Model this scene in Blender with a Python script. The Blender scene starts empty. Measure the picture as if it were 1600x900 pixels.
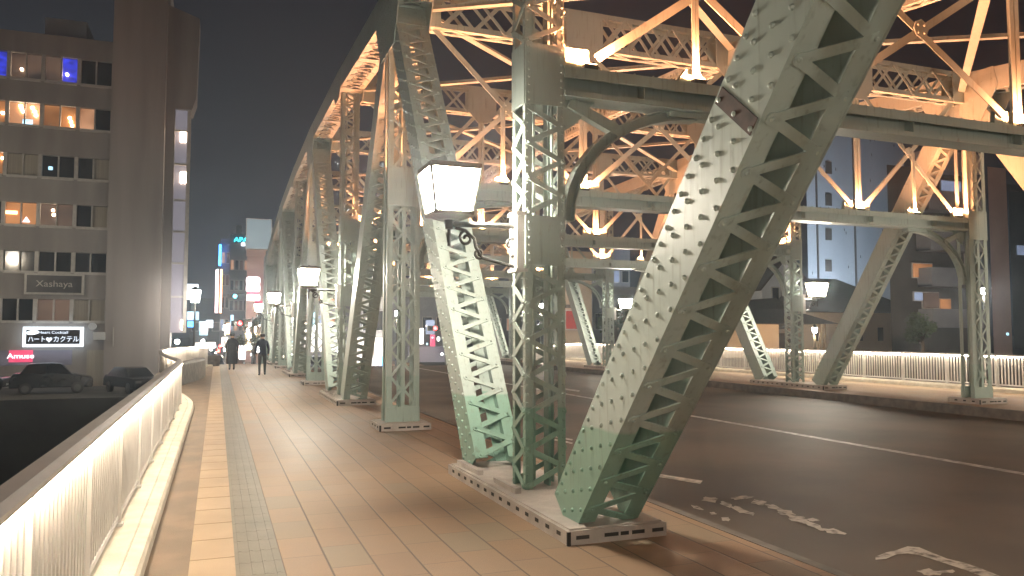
import bpy, bmesh, math, random
from mathutils import Vector, Matrix
random.seed(7)
S = bpy.context.scene
col = S.collection
R = math.radians

# ------------------------------------------------------------------ camera, sky, exposure
YAW, PITCH, FPX, EYE = 20.765, 3.32, 1213.45, 1.6
cd = bpy.data.cameras.new('camera'); cam = bpy.data.objects.new('camera', cd); col.objects.link(cam)
cam.location = (0, 0, EYE); cam.rotation_euler = (R(90+PITCH), 0, R(-YAW))
cd.sensor_width = 36; cd.lens = 36*FPX/1600; cd.clip_end = 2000; cd.clip_start = .05
S.camera = cam
S.render.resolution_x = 1024; S.render.resolution_y = 576
S.view_settings.view_transform = 'Standard'; S.view_settings.look = 'None'
S.view_settings.exposure = 1.95; S.view_settings.gamma = 1.0

w = bpy.data.worlds.new('World'); S.world = w; w.use_nodes = True
nt = w.node_tree; bg = nt.nodes['Background']
tc = nt.nodes.new('ShaderNodeTexCoord'); sx = nt.nodes.new('ShaderNodeSeparateXYZ')
nt.links.new(tc.outputs['Generated'], sx.inputs[0])
def wm(op, a, b=None, clamp=False):
    n = nt.nodes.new('ShaderNodeMath'); n.operation = op; n.use_clamp = clamp
    for i, v in enumerate((a, b)):
        if v is None: continue
        if isinstance(v, (int, float)): n.inputs[i].default_value = v
        else: nt.links.new(v, n.inputs[i])
    return n.outputs[0]
# city glow: brighter low over the lit street at the end of the bridge (+Y, a little to -X)
low = wm('POWER', wm('SUBTRACT', 1.0, wm('ABSOLUTE', sx.outputs['Z']), True), 3.0)
az = wm('POWER', wm('ADD', wm('MULTIPLY', wm('ADD', sx.outputs['Y'], wm('MULTIPLY', sx.outputs['X'], -.45)), .45), .5, True), 5.0)
cn = nt.nodes.new('ShaderNodeTexNoise'); cn.inputs['Scale'].default_value = 2.2; cn.inputs['Detail'].default_value = 4
nt.links.new(tc.outputs['Generated'], cn.inputs['Vector'])
glow = wm('MULTIPLY', wm('MULTIPLY', low, az), wm('ADD', wm('MULTIPLY', cn.outputs['Fac'], 1.3), .35))
mx = nt.nodes.new('ShaderNodeMix'); mx.data_type = 'RGBA'
nt.links.new(glow, mx.inputs['Factor'])
mx.inputs['A'].default_value = (.0016, .0016, .0021, 1)
mx.inputs['B'].default_value = (.020, .0215, .025, 1)
nt.links.new(mx.outputs['Result'], bg.inputs['Color']); bg.inputs['Strength'].default_value = 1.0

# ------------------------------------------------------------------ light levels
LANTERN, LED, FLOOD = 86.0, 36.0, 150.0

# ------------------------------------------------------------------ pixel of the photograph -> point on a world plane
_y, _p = R(YAW), R(PITCH)
_f = Vector((math.sin(_y)*math.cos(_p), math.cos(_y)*math.cos(_p), math.sin(_p)))
_r = Vector((math.cos(_y), -math.sin(_y), 0)); _u = _r.cross(_f)
def at(x, y, ax, val):
    d = _f + _r*((x-800)/FPX) - _u*((y-450)/FPX); o = Vector((0, 0, EYE))
    return o + d*((val-o[ax])/d[ax])

# ------------------------------------------------------------------ materials
MATS = {}
def newmat(name):
    m = bpy.data.materials.new(name); m.use_nodes = True; MATS[name] = m
    return m, m.node_tree, m.node_tree.nodes['Principled BSDF']
def noise_mat(name, c1, c2, scale=3., rough=.5, metal=0., bump=.0, bscale=40., spec=.5, stretch=(1,1,1), detail=5, lo=.35, hi=.65):
    m, t, b = newmat(name); N = t.nodes; L = t.links
    g = N.new('ShaderNodeNewGeometry'); mp = N.new('ShaderNodeMapping'); mp.inputs['Scale'].default_value = stretch
    L.new(g.outputs['Position'], mp.inputs['Vector'])
    n = N.new('ShaderNodeTexNoise'); n.inputs['Scale'].default_value = scale; n.inputs['Detail'].default_value = detail
    L.new(mp.outputs[0], n.inputs['Vector'])
    mr = N.new('ShaderNodeMapRange'); mr.inputs['From Min'].default_value = lo; mr.inputs['From Max'].default_value = hi
    L.new(n.outputs['Fac'], mr.inputs['Value'])
    x = N.new('ShaderNodeMix'); x.data_type = 'RGBA'; x.inputs['A'].default_value = (*c1, 1); x.inputs['B'].default_value = (*c2, 1)
    L.new(mr.outputs[0], x.inputs['Factor']); L.new(x.outputs['Result'], b.inputs['Base Color'])
    b.inputs['Roughness'].default_value = rough; b.inputs['Metallic'].default_value = metal
    b.inputs['Specular IOR Level'].default_value = spec
    if bump:
        n2 = N.new('ShaderNodeTexNoise'); n2.inputs['Scale'].default_value = bscale; n2.inputs['Detail'].default_value = 6
        L.new(mp.outputs[0], n2.inputs['Vector'])
        bp = N.new('ShaderNodeBump'); bp.inputs['Strength'].default_value = bump; bp.inputs['Distance'].default_value = .02
        L.new(n2.outputs['Fac'], bp.inputs['Height']); L.new(bp.outputs[0], b.inputs['Normal'])
    return m
def emit_mat(name, c, s, patch=None, pscale=2.):
    m, t, b = newmat(name)
    b.inputs['Base Color'].default_value = (*[min(.8, v*.5) for v in c], 1)
    b.inputs['Emission Color'].default_value = (*c, 1); b.inputs['Emission Strength'].default_value = s
    if patch:      # a lit interior: blurry shapes of things in the room behind the glass
        N = t.nodes; L = t.links
        g = N.new('ShaderNodeNewGeometry'); v = N.new('ShaderNodeTexVoronoi'); v.inputs['Scale'].default_value = pscale
        v.feature = 'SMOOTH_F1'
        mp = N.new('ShaderNodeMapping'); mp.inputs['Scale'].default_value = (1, 1, 1.6); L.new(g.outputs['Position'], mp.inputs['Vector'])
        L.new(mp.outputs[0], v.inputs['Vector'])
        x = N.new('ShaderNodeMix'); x.data_type = 'RGBA'; x.inputs['A'].default_value = (*c, 1); x.inputs['B'].default_value = (*patch, 1)
        s2 = N.new('ShaderNodeSeparateColor'); L.new(v.outputs['Color'], s2.inputs[0]); L.new(s2.outputs[0], x.inputs['Factor'])
        L.new(x.outputs['Result'], b.inputs['Emission Color'])
    return m

def steel_paint():
    m, t, b = newmat('bridge_paint'); N = t.nodes; L = t.links
    g = N.new('ShaderNodeNewGeometry'); sep = N.new('ShaderNodeSeparateXYZ'); L.new(g.outputs['Position'], sep.inputs[0])
    n = N.new('ShaderNodeTexNoise'); n.inputs['Scale'].default_value = 1.7; n.inputs['Detail'].default_value = 7; n.inputs['Roughness'].default_value = .62
    L.new(g.outputs['Position'], n.inputs['Vector'])
    # vertical dirt runs
    mp = N.new('ShaderNodeMapping'); mp.inputs['Scale'].default_value = (14, 14, 1.1); L.new(g.outputs['Position'], mp.inputs['Vector'])
    n2 = N.new('ShaderNodeTexNoise'); n2.inputs['Scale'].default_value = 1.6; n2.inputs['Detail'].default_value = 6; L.new(mp.outputs[0], n2.inputs['Vector'])
    up = N.new('ShaderNodeMix'); up.data_type = 'RGBA'; up.inputs['A'].default_value = (.31, .365, .335, 1); up.inputs['B'].default_value = (.42, .485, .45, 1)
    L.new(n.outputs['Fac'], up.inputs['Factor'])
    lo = N.new('ShaderNodeMix'); lo.data_type = 'RGBA'; lo.inputs['A'].default_value = (.17, .29, .23, 1); lo.inputs['B'].default_value = (.26, .41, .33, 1)
    L.new(n.outputs['Fac'], lo.inputs['Factor'])
    # lower metre repainted in a fresher green with a soft masked edge
    wob = N.new('ShaderNodeMath'); wob.operation = 'MULTIPLY_ADD'; wob.inputs[1].default_value = .05; wob.inputs[2].default_value = .86
    L.new(n.outputs['Fac'], wob.inputs[0])
    lt = N.new('ShaderNodeMapRange'); lt.inputs['From Min'].default_value = -.012; lt.inputs['From Max'].default_value = .012
    sb = N.new('ShaderNodeMath'); sb.operation = 'SUBTRACT'; L.new(wob.outputs[0], sb.inputs[0]); L.new(sep.outputs['Z'], sb.inputs[1]); L.new(sb.outputs[0], lt.inputs['Value'])
    # only the pair of members round the nearest base was repainted strongly
    ny = N.new('ShaderNodeMath'); ny.operation = 'SUBTRACT'; L.new(sep.outputs['Y'], ny.inputs[0]); ny.inputs[1].default_value = 7.0
    na = N.new('ShaderNodeMath'); na.operation = 'ABSOLUTE'; L.new(ny.outputs[0], na.inputs[0])
    nl = N.new('ShaderNodeMapRange'); nl.inputs['From Min'].default_value = 4.0; nl.inputs['From Max'].default_value = 4.2; nl.inputs['To Min'].default_value = 1.0; nl.inputs['To Max'].default_value = .3; L.new(na.outputs[0], nl.inputs['Value'])
    lm = N.new('ShaderNodeMath'); lm.operation = 'MULTIPLY'; L.new(lt.outputs[0], lm.inputs[0]); L.new(nl.outputs[0], lm.inputs[1])
    mx1 = N.new('ShaderNodeMix'); mx1.data_type = 'RGBA'; L.new(lm.outputs[0], mx1.inputs['Factor']); L.new(up.outputs['Result'], mx1.inputs['A']); L.new(lo.outputs['Result'], mx1.inputs['B'])
    r = N.new('ShaderNodeMapRange'); r.inputs['From Min'].default_value = .56; r.inputs['From Max'].default_value = .80; r.inputs['To Max'].default_value = .55
    L.new(n2.outputs['Fac'], r.inputs['Value'])
    mx2 = N.new('ShaderNodeMix'); mx2.data_type = 'RGBA'; L.new(r.outputs[0], mx2.inputs['Factor']); L.new(mx1.outputs['Result'], mx2.inputs['A']); mx2.inputs['B'].default_value = (.13, .125, .085, 1)
    # rust bleeding here and there
    n3 = N.new('ShaderNodeTexNoise'); n3.inputs['Scale'].default_value = 3.1; n3.inputs['Detail'].default_value = 9; n3.inputs['Roughness'].default_value = .7
    mp3 = N.new('ShaderNodeMapping'); mp3.inputs['Location'].default_value = (7, 3, 1); mp3.inputs['Scale'].default_value = (1.6, 1.6, .7); L.new(g.outputs['Position'], mp3.inputs['Vector']); L.new(mp3.outputs[0], n3.inputs['Vector'])
    r3 = N.new('ShaderNodeMapRange'); r3.inputs['From Min'].default_value = .62; r3.inputs['From Max'].default_value = .74; r3.inputs['To Max'].default_value = .5
    L.new(n3.outputs['Fac'], r3.inputs['Value'])
    mx3 = N.new('ShaderNodeMix'); mx3.data_type = 'RGBA'; L.new(r3.outputs[0], mx3.inputs['Factor']); L.new(mx2.outputs['Result'], mx3.inputs['A']); mx3.inputs['B'].default_value = (.17, .085, .035, 1)
    L.new(mx3.outputs['Result'], b.inputs['Base Color'])
    b.inputs['Roughness'].default_value = .42
    bp = N.new('ShaderNodeBump'); bp.inputs['Strength'].default_value = .25; bp.inputs['Distance'].default_value = .01
    L.new(n2.outputs['Fac'], bp.inputs['Height']); L.new(bp.outputs[0], b.inputs['Normal'])
    return m

def paving():
    """walkway paving: one sheet, tile rows of 0.30 m by 0.55 m"""
    m, t, b = newmat('walkway_tiles'); N = t.nodes; L = t.links
    g = N.new('ShaderNodeNewGeometry'); sep = N.new('ShaderNodeSeparateXYZ'); L.new(g.outputs['Position'], sep.inputs[0])
    def M(op, a, b_=None, clamp=False):
        n = N.new('ShaderNodeMath'); n.operation = op; n.use_clamp = clamp
        for i, v in enumerate((a, b_)):
            if v is None: continue
            if isinstance(v, (int, float)): n.inputs[i].default_value = v
            else: L.new(v, n.inputs[i])
        return n.outputs[0]
    X, Y = sep.outputs['X'], sep.outputs['Y']
    u = M('DIVIDE', M('SUBTRACT', M('ABSOLUTE', M('SUBTRACT', X, 9.68)), 9.68-1.6555+3.0), .3005)      # mirrored about the road's centre
    iu = M('FLOOR', u); fu = M('SUBTRACT', u, iu)
    v = M('ADD', M('DIVIDE', Y, .55), M('MULTIPLY', iu, .37)); iv = M('FLOOR', v); fv = M('SUBTRACT', v, iv)
    def joint(f, wd, soft):     # 1 in the joint
        d = M('MINIMUM', f, M('SUBTRACT', 1.0, f))
        return M('SUBTRACT', 1.0, M('DIVIDE', M('SUBTRACT', d, wd, ), soft, True), True)
    j1 = M('MULTIPLY', joint(fu, .010, .020), .85); j2 = M('MULTIPLY', joint(fv, .005, .012), .38)
    j = M('MAXIMUM', j1, j2)
    cmb = N.new('ShaderNodeCombineXYZ'); L.new(iu, cmb.inputs[0]); L.new(iv, cmb.inputs[1])
    wn = N.new('ShaderNodeTexWhiteNoise'); wn.noise_dimensions = '2D'; L.new(cmb.outputs[0], wn.inputs['Vector'])
    cr = N.new('ShaderNodeValToRGB'); e = cr.color_ramp
    e.elements[0].position = 0; e.elements[0].color = (.25, .155, .092, 1)
    e.elements[1].position = 1; e.elements[1].color = (.235, .168, .105, 1)
    for p_, c_ in ((.3, (.262, .166, .100, 1)), (.62, (.275, .175, .105, 1)), (.84, (.265, .168, .10, 1)), (.93, (.235, .172, .113, 1))):
        k = e.elements.new(p_); k.color = c_
    L.new(wn.outputs['Value'], cr.inputs[0])
    n = N.new('ShaderNodeTexNoise'); n.inputs['Scale'].default_value = 1.3; n.inputs['Detail'].default_value = 8; n.inputs['Roughness'].default_value = .65; L.new(g.outputs['Position'], n.inputs['Vector'])
    nf = N.new('ShaderNodeTexNoise'); nf.inputs['Scale'].default_value = 130; nf.inputs['Detail'].default_value = 3; L.new(g.outputs['Position'], nf.inputs['Vector'])
    mul = M('MULTIPLY', M('ADD', M('MULTIPLY', n.outputs['Fac'], .7), .65), M('ADD', M('MULTIPLY', nf.outputs['Fac'], .7), .65))
    vm = N.new('ShaderNodeVectorMath'); vm.operation = 'SCALE'; L.new(cr.outputs[0], vm.inputs[0]); L.new(mul, vm.inputs['Scale'])
    mx = N.new('ShaderNodeMix'); mx.data_type = 'RGBA'; L.new(j, mx.inputs['Factor']); L.new(vm.outputs[0], mx.inputs['A']); mx.inputs['B'].default_value = (.07, .05, .035, 1)
    L.new(mx.outputs['Result'], b.inputs['Base Color'])
    rr = M('ADD', M('MULTIPLY', n.outputs['Fac'], .3), .42); L.new(rr, b.inputs['Roughness'])
    bp = N.new('ShaderNodeBump'); bp.inputs['Strength'].default_value = .5; bp.inputs['Distance'].default_value = .006
    L.new(M('SUBTRACT', M('MULTIPLY', nf.outputs['Fac'], .3), j), bp.inputs['Height']); L.new(bp.outputs[0], b.inputs['Normal'])
    return m

STEEL = steel_paint(); TILES = paving()
noise_mat('asphalt', (.048, .036, .025), (.115, .085, .058), .45, .6, bump=.5, bscale=160)
noise_mat('strip_asphalt', (.125, .08, .045), (.18, .118, .066), 2.2, .6, bump=.45, bscale=120)
noise_mat('plain_tile', (.30, .205, .115), (.37, .255, .148), 1.6, .5, bump=.15, bscale=90)
noise_mat('tactile', (.12, .098, .066), (.155, .127, .088), 2.5, .5, bump=.15, bscale=80)
noise_mat('kerb_stone', (.42, .38, .31), (.55, .50, .42), 5, .6, bump=.25, bscale=60)
noise_mat('dark_kerb', (.10, .09, .08), (.17, .15, .13), 5, .7, bump=.3, bscale=60)
noise_mat('footing', (.34, .30, .27), (.46, .41, .37), 4, .6, bump=.25, bscale=70)
noise_mat('dark_hole', (.02, .016, .014), (.03, .025, .02), 5, .8)
noise_mat('joint_dark', (.20, .14, .08), (.24, .165, .095), 5, .8)
noise_mat('road_paint', (.30, .29, .26), (.62, .60, .55), 9, .55, lo=.4, hi=.6)
noise_mat('worn_paint', (.08, .065, .05), (.48, .44, .38), 13, .6, lo=.30, hi=.52)
noise_mat('rail_metal', (.52, .50, .48), (.60, .585, .56), 3, .35)
noise_mat('rail_cap', (.30, .27, .25), (.36, .33, .31), 3, .4, metal=.1)
noise_mat('iron_black', (.05, .05, .048), (.09, .09, .085), 6, .4)
noise_mat('lamp_frame', (.15, .13, .11), (.2, .18, .15), 6, .45)
noise_mat('rust_band', (.035, .02, .016), (.08, .045, .035), 9, .75)
noise_mat('wall_grey', (.24, .22, .21), (.33, .305, .29), .6, .8, bump=.1, bscale=20, stretch=(1.6, 1, .22), detail=9, lo=.3, hi=.7)
noise_mat('wall_side', (.30, .27, .255), (.39, .355, .34), .6, .8, stretch=(1.6, 1, .15), detail=9, lo=.3, hi=.7)
noise_mat('wall_blue', (.36, .41, .47), (.43, .48, .54), .25, .7, stretch=(1, 1, .2))
noise_mat('wall_tan', (.42, .33, .24), (.50, .40, .30), .4, .8)
noise_mat('wall_white', (.55, .57, .60), (.66, .68, .70), .5, .7)
noise_mat('wall_dark', (.07, .06, .055), (.10, .09, .08), .5, .8)
noise_mat('wall_pink', (.45, .30, .25), (.52, .36, .30), .5, .8)
noise_mat('wall_mid', (.22, .22, .24), (.28, .28, .30), .5, .8)
noise_mat('roof_tile', (.05, .04, .035), (.09, .075, .065), 4, .55, stretch=(6, 1, 1))
noise_mat('window_frame', (.42, .40, .38), (.50, .48, .45), 4, .4)
noise_mat('dark_glass', (.018, .018, .02), (.035, .03, .03), .8, .12)
noise_mat('curtain', (.30, .27, .22), (.38, .34, .28), 1, .8, stretch=(14, 1, .1))
noise_mat('sign_panel', (.03, .028, .03), (.05, .045, .05), 2, .4)
noise_mat('water', (.008, .010, .011), (.015, .018, .02), .4, .12, bump=.4, bscale=1.2)
noise_mat('bank_ground', (.05, .045, .04), (.08, .072, .062), .6, .9, bump=.3, bscale=5)
noise_mat('car_black', (.012, .012, .014), (.018, .018, .02), 2, .22)
noise_mat('car_silver', (.22, .22, .23), (.26, .26, .27), 2, .25, metal=.6)
noise_mat('rubber', (.015, .015, .015), (.025, .025, .025), 8, .8)
noise_mat('skin', (.40, .24, .17), (.44, .27, .19), 8, .6)
noise_mat('hair', (.012, .01, .009), (.02, .017, .015), 30, .5)
noise_mat('coat_black', (.014, .014, .018), (.025, .025, .03), 12, .8)
noise_mat('jacket_navy', (.02, .025, .045), (.03, .036, .06), 12, .8)
noise_mat('trousers_grey', (.05, .05, .05), (.075, .075, .072), 12, .85)
noise_mat('bark', (.06, .045, .03), (.10, .075, .05), 12, .9, bump=.5)
noise_mat('leaf', (.04, .06, .02), (.075, .10, .035), 3, .6)
emit_mat('lantern_glass', (1, .90, .74), LANTERN)
emit_mat('led', (1, .82, .60), LED)
emit_mat('flood_glass', (1, .55, .24), 14)
emit_mat('win_orange', (.62, .26, .09), .22, patch=(.08, .035, .02), pscale=1.1)
emit_mat('win_warm', (.9, .46, .25), .20, patch=(.30, .14, .07), pscale=.8)
emit_mat('win_dim', (.075, .045, .03), .5, patch=(.012, .01, .01), pscale=.9)
emit_mat('win_blue', (.05, .07, .9), .30, patch=(.01, .008, .03), pscale=3.4)
emit_mat('win_cool', (.45, .55, .8), .22, patch=(.1, .12, .18), pscale=.7)
emit_mat('win_red', (.35, .02, .01), .2, patch=(.08, .02, .015), pscale=1.3)
emit_mat('bulb_warm', (1, .75, .5), 9)
emit_mat('bulb_white', (1, .96, .9), 14)
emit_mat('sign_white', (.80, .92, 1), .8)
emit_mat('sign_letters', (.75, .86, 1), .45)
emit_mat('sign_cyan', (.02, .75, .95), 2.0)
emit_mat('sign_ice', (.5, .82, 1), .75, patch=(.10, .22, .32), pscale=1.6)
emit_mat('sign_blue', (.05, .3, 1), 2.6)
emit_mat('sign_orange', (1, .42, .18), 2.6)
emit_mat('sign_pink', (1, .10, .22), .22)
emit_mat('sign_pinkwhite', (1, .8, .85), .9)
emit_mat('dim_board', (.42, .55, .62), .10)
emit_mat('shop_light', (1, .93, .88), 1.0, patch=(.12, .10, .10), pscale=2.2)
emit_mat('shop_warm', (1, .70, .40), .9, patch=(.05, .03, .02), pscale=3.5)
emit_mat('shop_strip', (.30, .28, .36), .07, patch=(.08, .08, .09), pscale=2.5)
emit_mat('signal_red', (1, .02, .02), 14)
emit_mat('signal_green', (.05, .75, .95), 9)
emit_mat('head_light', (1, .95, .85), 28)
emit_mat('tail_light', (1, .03, .02), 10)
emit_mat('stair_light', (.55, .52, .62), .075)

# ------------------------------------------------------------------ mesh builder
class MB:
    def __init__(s): s.v = []; s.f = []; s.mi = []; s.m = 0
    def add(s, vs, fs):
        n = len(s.v); s.v += [tuple(v) for v in vs]
        for f in fs: s.f.append([n+i for i in f]); s.mi.append(s.m)
    def box(s, x0, x1, y0, y1, z0, z1):
        s.add([(x0,y0,z0),(x1,y0,z0),(x1,y1,z0),(x0,y1,z0),(x0,y0,z1),(x1,y0,z1),(x1,y1,z1),(x0,y1,z1)],
              [(0,3,2,1),(4,5,6,7),(0,1,5,4),(1,2,6,5),(2,3,7,6),(3,0,4,7)])
    def obox(s, c, a, b_, c_):          # centre and three half-axis vectors
        c = Vector(c); P = []
        for k in (-1, 1):
            for (i, j) in ((-1,-1),(1,-1),(1,1),(-1,1)): P.append(c + a*i + b_*j + c_*k)
        s.add(P, [(0,3,2,1),(4,5,6,7),(0,1,5,4),(1,2,6,5),(2,3,7,6),(3,0,4,7)])
    def bar(s, p0, p1, wd, th, n):      # wd along n, th along the third axis
        p0 = Vector(p0); p1 = Vector(p1); d = p1-p0; L = d.length; d = d/L
        n = Vector(n); n = (n - d*n.dot(d)).normalized(); m = d.cross(n)
        s.obox((p0+p1)/2, d*(L/2), n*(wd/2), m*(th/2))
    def poly(s, pts, n, th):            # polygon extruded by th along n
        n = Vector(n).normalized()*th; k = len(pts); P = [Vector(p) for p in pts]
        vs = P + [p+n for p in P]
        s.add(vs, [list(range(k))[::-1], [k+i for i in range(k)]] + [[i, (i+1) % k, k+(i+1) % k, k+i] for i in range(k)])
    def disc(s, c, n, r, th, seg=10):
        c = Vector(c); n = Vector(n).normalized(); a = n.orthogonal().normalized(); b_ = n.cross(a)
        s.poly([c + a*r*math.cos(2*math.pi*i/seg) + b_*r*math.sin(2*math.pi*i/seg) for i in range(seg)], n, th)
    def rivet(s, c, n, r, h=None, seg=7):
        c = Vector(c); n = Vector(n).normalized(); a = n.orthogonal().normalized(); b_ = n.cross(a); h = h or r*.8
        ring = lambda rr, hh: [c + n*hh + (a*math.cos(2*math.pi*i/seg) + b_*math.sin(2*math.pi*i/seg))*rr for i in range(seg)]
        vs = ring(r, 0) + ring(r*.72, h*.72) + [c+n*h]
        fs = [(i, (i+1) % seg, seg+(i+1) % seg, seg+i) for i in range(seg)] + [(seg+i, seg+(i+1) % seg, 2*seg) for i in range(seg)]
        s.add(vs, fs)
    def tube(s, pts, r, seg=8, taper=None):
        P = [Vector(p) for p in pts]; vs = []; k = len(P)
        up = None
        for i, p in enumerate(P):
            d = (P[min(i+1, k-1)] - P[max(i-1, 0)]).normalized()
            if up is None: up = d.orthogonal().normalized()
            a = (up - d*up.dot(d)).normalized(); up = a; b_ = d.cross(a)
            rr = r if taper is None else r + (taper-r)*i/(k-1)
            vs += [p + (a*math.cos(2*math.pi*j/seg) + b_*math.sin(2*math.pi*j/seg))*rr for j in range(seg)]
        fs = [(i*seg+j, i*seg+(j+1) % seg, (i+1)*seg+(j+1) % seg, (i+1)*seg+j) for i in range(k-1) for j in range(seg)]
        fs += [list(range(seg))[::-1], [(k-1)*seg+j for j in range(seg)]]
        s.add(vs, fs)
    def frustum(s, c, r0, r1, z0, z1, seg=4, rot=None):
        rot = math.pi/seg if rot is None else rot
        vs = [(c[0]+r*math.cos(2*math.pi*i/seg+rot), c[1]+r*math.sin(2*math.pi*i/seg+rot), z) for r, z in ((r0, z0), (r1, z1)) for i in range(seg)]
        s.add(vs, [list(range(seg))[::-1], [seg+i for i in range(seg)]] + [(i, (i+1) % seg, seg+(i+1) % seg, seg+i) for i in range(seg)])
    def build(s, name, mat, parent=None, smooth=False, mats=None):
        me = bpy.data.meshes.new(name); me.from_pydata(s.v, [], s.f)
        o = bpy.data.objects.new(name, me); col.objects.link(o)
        if mats:
            for m_ in mats: me.materials.append(MATS[m_])
            me.polygons.foreach_set('material_index', s.mi)
        else: me.materials.append(MATS[mat])
        if smooth: me.polygons.foreach_set('use_smooth', [True]*len(me.polygons))
        me.update()
        if parent is not None:
            o.parent = parent; o.matrix_parent_inverse = parent.matrix_basis.inverted()
        return o
def empty(name, loc=(0, 0, 0)):
    o = bpy.data.objects.new(name, None); col.objects.link(o); o.location = loc; o.empty_display_size = .2
    return o
def tag(o, label=None, cat=None, group=None, kind=None):
    if label: o['label'] = label
    if cat: o['category'] = cat
    if group: o['group'] = group
    if kind: o['kind'] = kind
    return o
def copy_tree(o, parent=None):
    c = o.copy(); col.objects.link(c)
    if parent is not None:
        inv = o.matrix_parent_inverse.copy(); c.parent = parent; c.matrix_parent_inverse = inv
    for ch in list(o.children): copy_tree(ch, c)
    return c
def text(name, body, size, mat, loc, rot, parent=None, ext=.01, sx=1., align='CENTER'):
    cu = bpy.data.curves.new(name, 'FONT'); cu.body = body; cu.size = size; cu.extrude = ext; cu.align_x = align; cu.align_y = 'CENTER'
    t_ = bpy.data.objects.new(name, cu); col.objects.link(t_)
    dg = bpy.context.evaluated_depsgraph_get(); me = bpy.data.meshes.new_from_object(t_.evaluated_get(dg))
    col.objects.unlink(t_); bpy.data.objects.remove(t_)
    me.materials.clear(); me.materials.append(MATS[mat])
    o = bpy.data.objects.new(name, me); col.objects.link(o); o.location = loc; o.rotation_euler = rot; o.scale = (sx, 1, 1)
    if parent is not None: o.parent = parent; o.matrix_parent_inverse = parent.matrix_basis.inverted()
    return o

# ------------------------------------------------------------------ bridge layout
XN, XF, XC = 2.93, 16.43, 9.68
YK = lambda k: 7.03 + 6.03*k
CREST = 42.5
def dz(y): return 0. if y < CREST else max(-1.75, -.06*(y-CREST))
ZT = {-2: .35, -1: 6.15, 0: 7.0, 1: 7.66, 2: 8.02, 3: 8.15, 4: 8.02, 5: 7.66, 6: 7.0, 7: 6.15, 8: -.6}
K0, K1 = -2, 8
ZB = 4.25

# ------------------------------------------------------------------ setting: river, banks, road, walkways
def sheet(name, x0, x1, ys, z, mat, kind='structure', zoff=None):
    b_ = MB(); f_ = zoff or dz
    for a, c in zip(ys[:-1], ys[1:]):
        b_.add([(x0, a, f_(a)+z), (x1, a, f_(a)+z), (x1, c, f_(c)+z), (x0, c, f_(c)+z)], [(0, 1, 2, 3)])
    return tag(b_.build(name, mat), kind=kind)
yr = [-30, CREST, 48, 54, 60, 66, 71.6, 140, 420]
tag(sheet('river', -400, 400, [-400, 47.5], -6.5, 'water', zoff=lambda y: 0), kind='structure')
g_ = MB(); g_.box(-400, -.9, 47.5, 600, -7, -1.90); g_.box(-.9, 20.2, 66, 600, -7, -2.02); g_.box(20.2, 26, 47.5, 600, -7, -1.90); g_.box(26, 500, 10, 600, -7, -.30)
g_.box(-.9, 20.2, 47.5, 66, -7, -3)
tag(g_.build('ground', 'bank_ground'), kind='structure')
sheet('road', 3.95, 15.41, yr, -.20, 'asphalt')
sheet('sidewalk', .4589, 3.86, yr, 0, 'walkway_tiles')
sheet('sidewalk', 15.5, 18.9, yr, 0, 'walkway_tiles')
sheet('path', -.1464, .1504, yr, 0, 'plain_tile')

def edge_x(y):
    pts_ = [(-30, -.7), (17.4, -.7), (18.6, -.76), (19.9, -.92), (21.6, -1.16), (24, -1.42), (26.6, -1.64), (29.5, -1.82), (31.6, -1.86), (33.6, -1.78), (35.6, -1.5), (37.2, -1.05), (38.4, -.6), (39.4, -.46), (500, -.46)]
    for (a, u), (c, v) in zip(pts_[:-1], pts_[1:]):
        if y <= c: return u+(v-u)*(y-a)/(c-a)
b_ = MB(); yy_ = [-30, 0, 10, 17.4, 18.6, 19.9, 21.6, 24, 26.6, 29.5, 31.6, 33.6, 35.6, 37.2, 38.4, 39.4, CREST, 48, 54, 60, 66, 71.6, 420]
for a, c in zip(yy_[:-1], yy_[1:]): b_.add([(edge_x(a), a, dz(a)), (-.1464, a, dz(a)), (-.1464, c, dz(c)), (edge_x(c), c, dz(c))], [(0, 1, 2, 3)])
tag(b_.build('path', 'strip_asphalt'), kind='structure')
sheet('path', 18.9, 20.3, yr, 0, 'plain_tile')
# raised guiding bars for the blind
b_ = MB()
ys_ = [-8 + .30*i for i in range(168)]
for y0 in ys_:
    b_.box(.1504, .4589, y0+.001, y0+.299, -.02, .001)
    for q in range(4):
        xc = .1504 + .0386 + q*.0771
        if y0 < 26: b_.box(xc-.012, xc+.012, y0+.002, y0+.298, .001, .006)
b_.box(.1504, .4589, 42.4, 42.41, -.02, -.01)
tag(b_.build('tactile_path', 'tactile'), kind='structure')
# joints of the plain tile band
b_ = MB()
for i in range(60):
    b_.box(-.1464, .1504, 1.6+i*.55, 1.604+i*.55, .001, .0025)
tag(b_.build('path_joints', 'joint_dark'), kind='structure')
# roadside kerbs
b_ = MB()
for a, c in zip(yr[:-1], yr[1:]):
    for x0, x1 in ((3.86, 3.95), (15.41, 15.5)):
        b_.add([(x0, a, dz(a)-.3), (x1, a, dz(a)-.3), (x1, a, dz(a)+.004), (x0, a, dz(a)+.004), (x0, c, dz(c)-.3), (x1, c, dz(c)-.3), (x1, c, dz(c)+.004), (x0, c, dz(c)+.004)],
               [(0,1,2,3),(7,6,5,4),(3,2,6,7),(1,5,6,2),(0,3,7,4)])
tag(b_.build('kerb', 'dark_kerb'), kind='structure')
# deck slab under everything
b_ = MB(); b_.box(-.88, 20.2, -30, 47.5, -1.1, -.45); tag(b_.build('bridge_deck', 'dark_kerb'), kind='structure')

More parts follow.
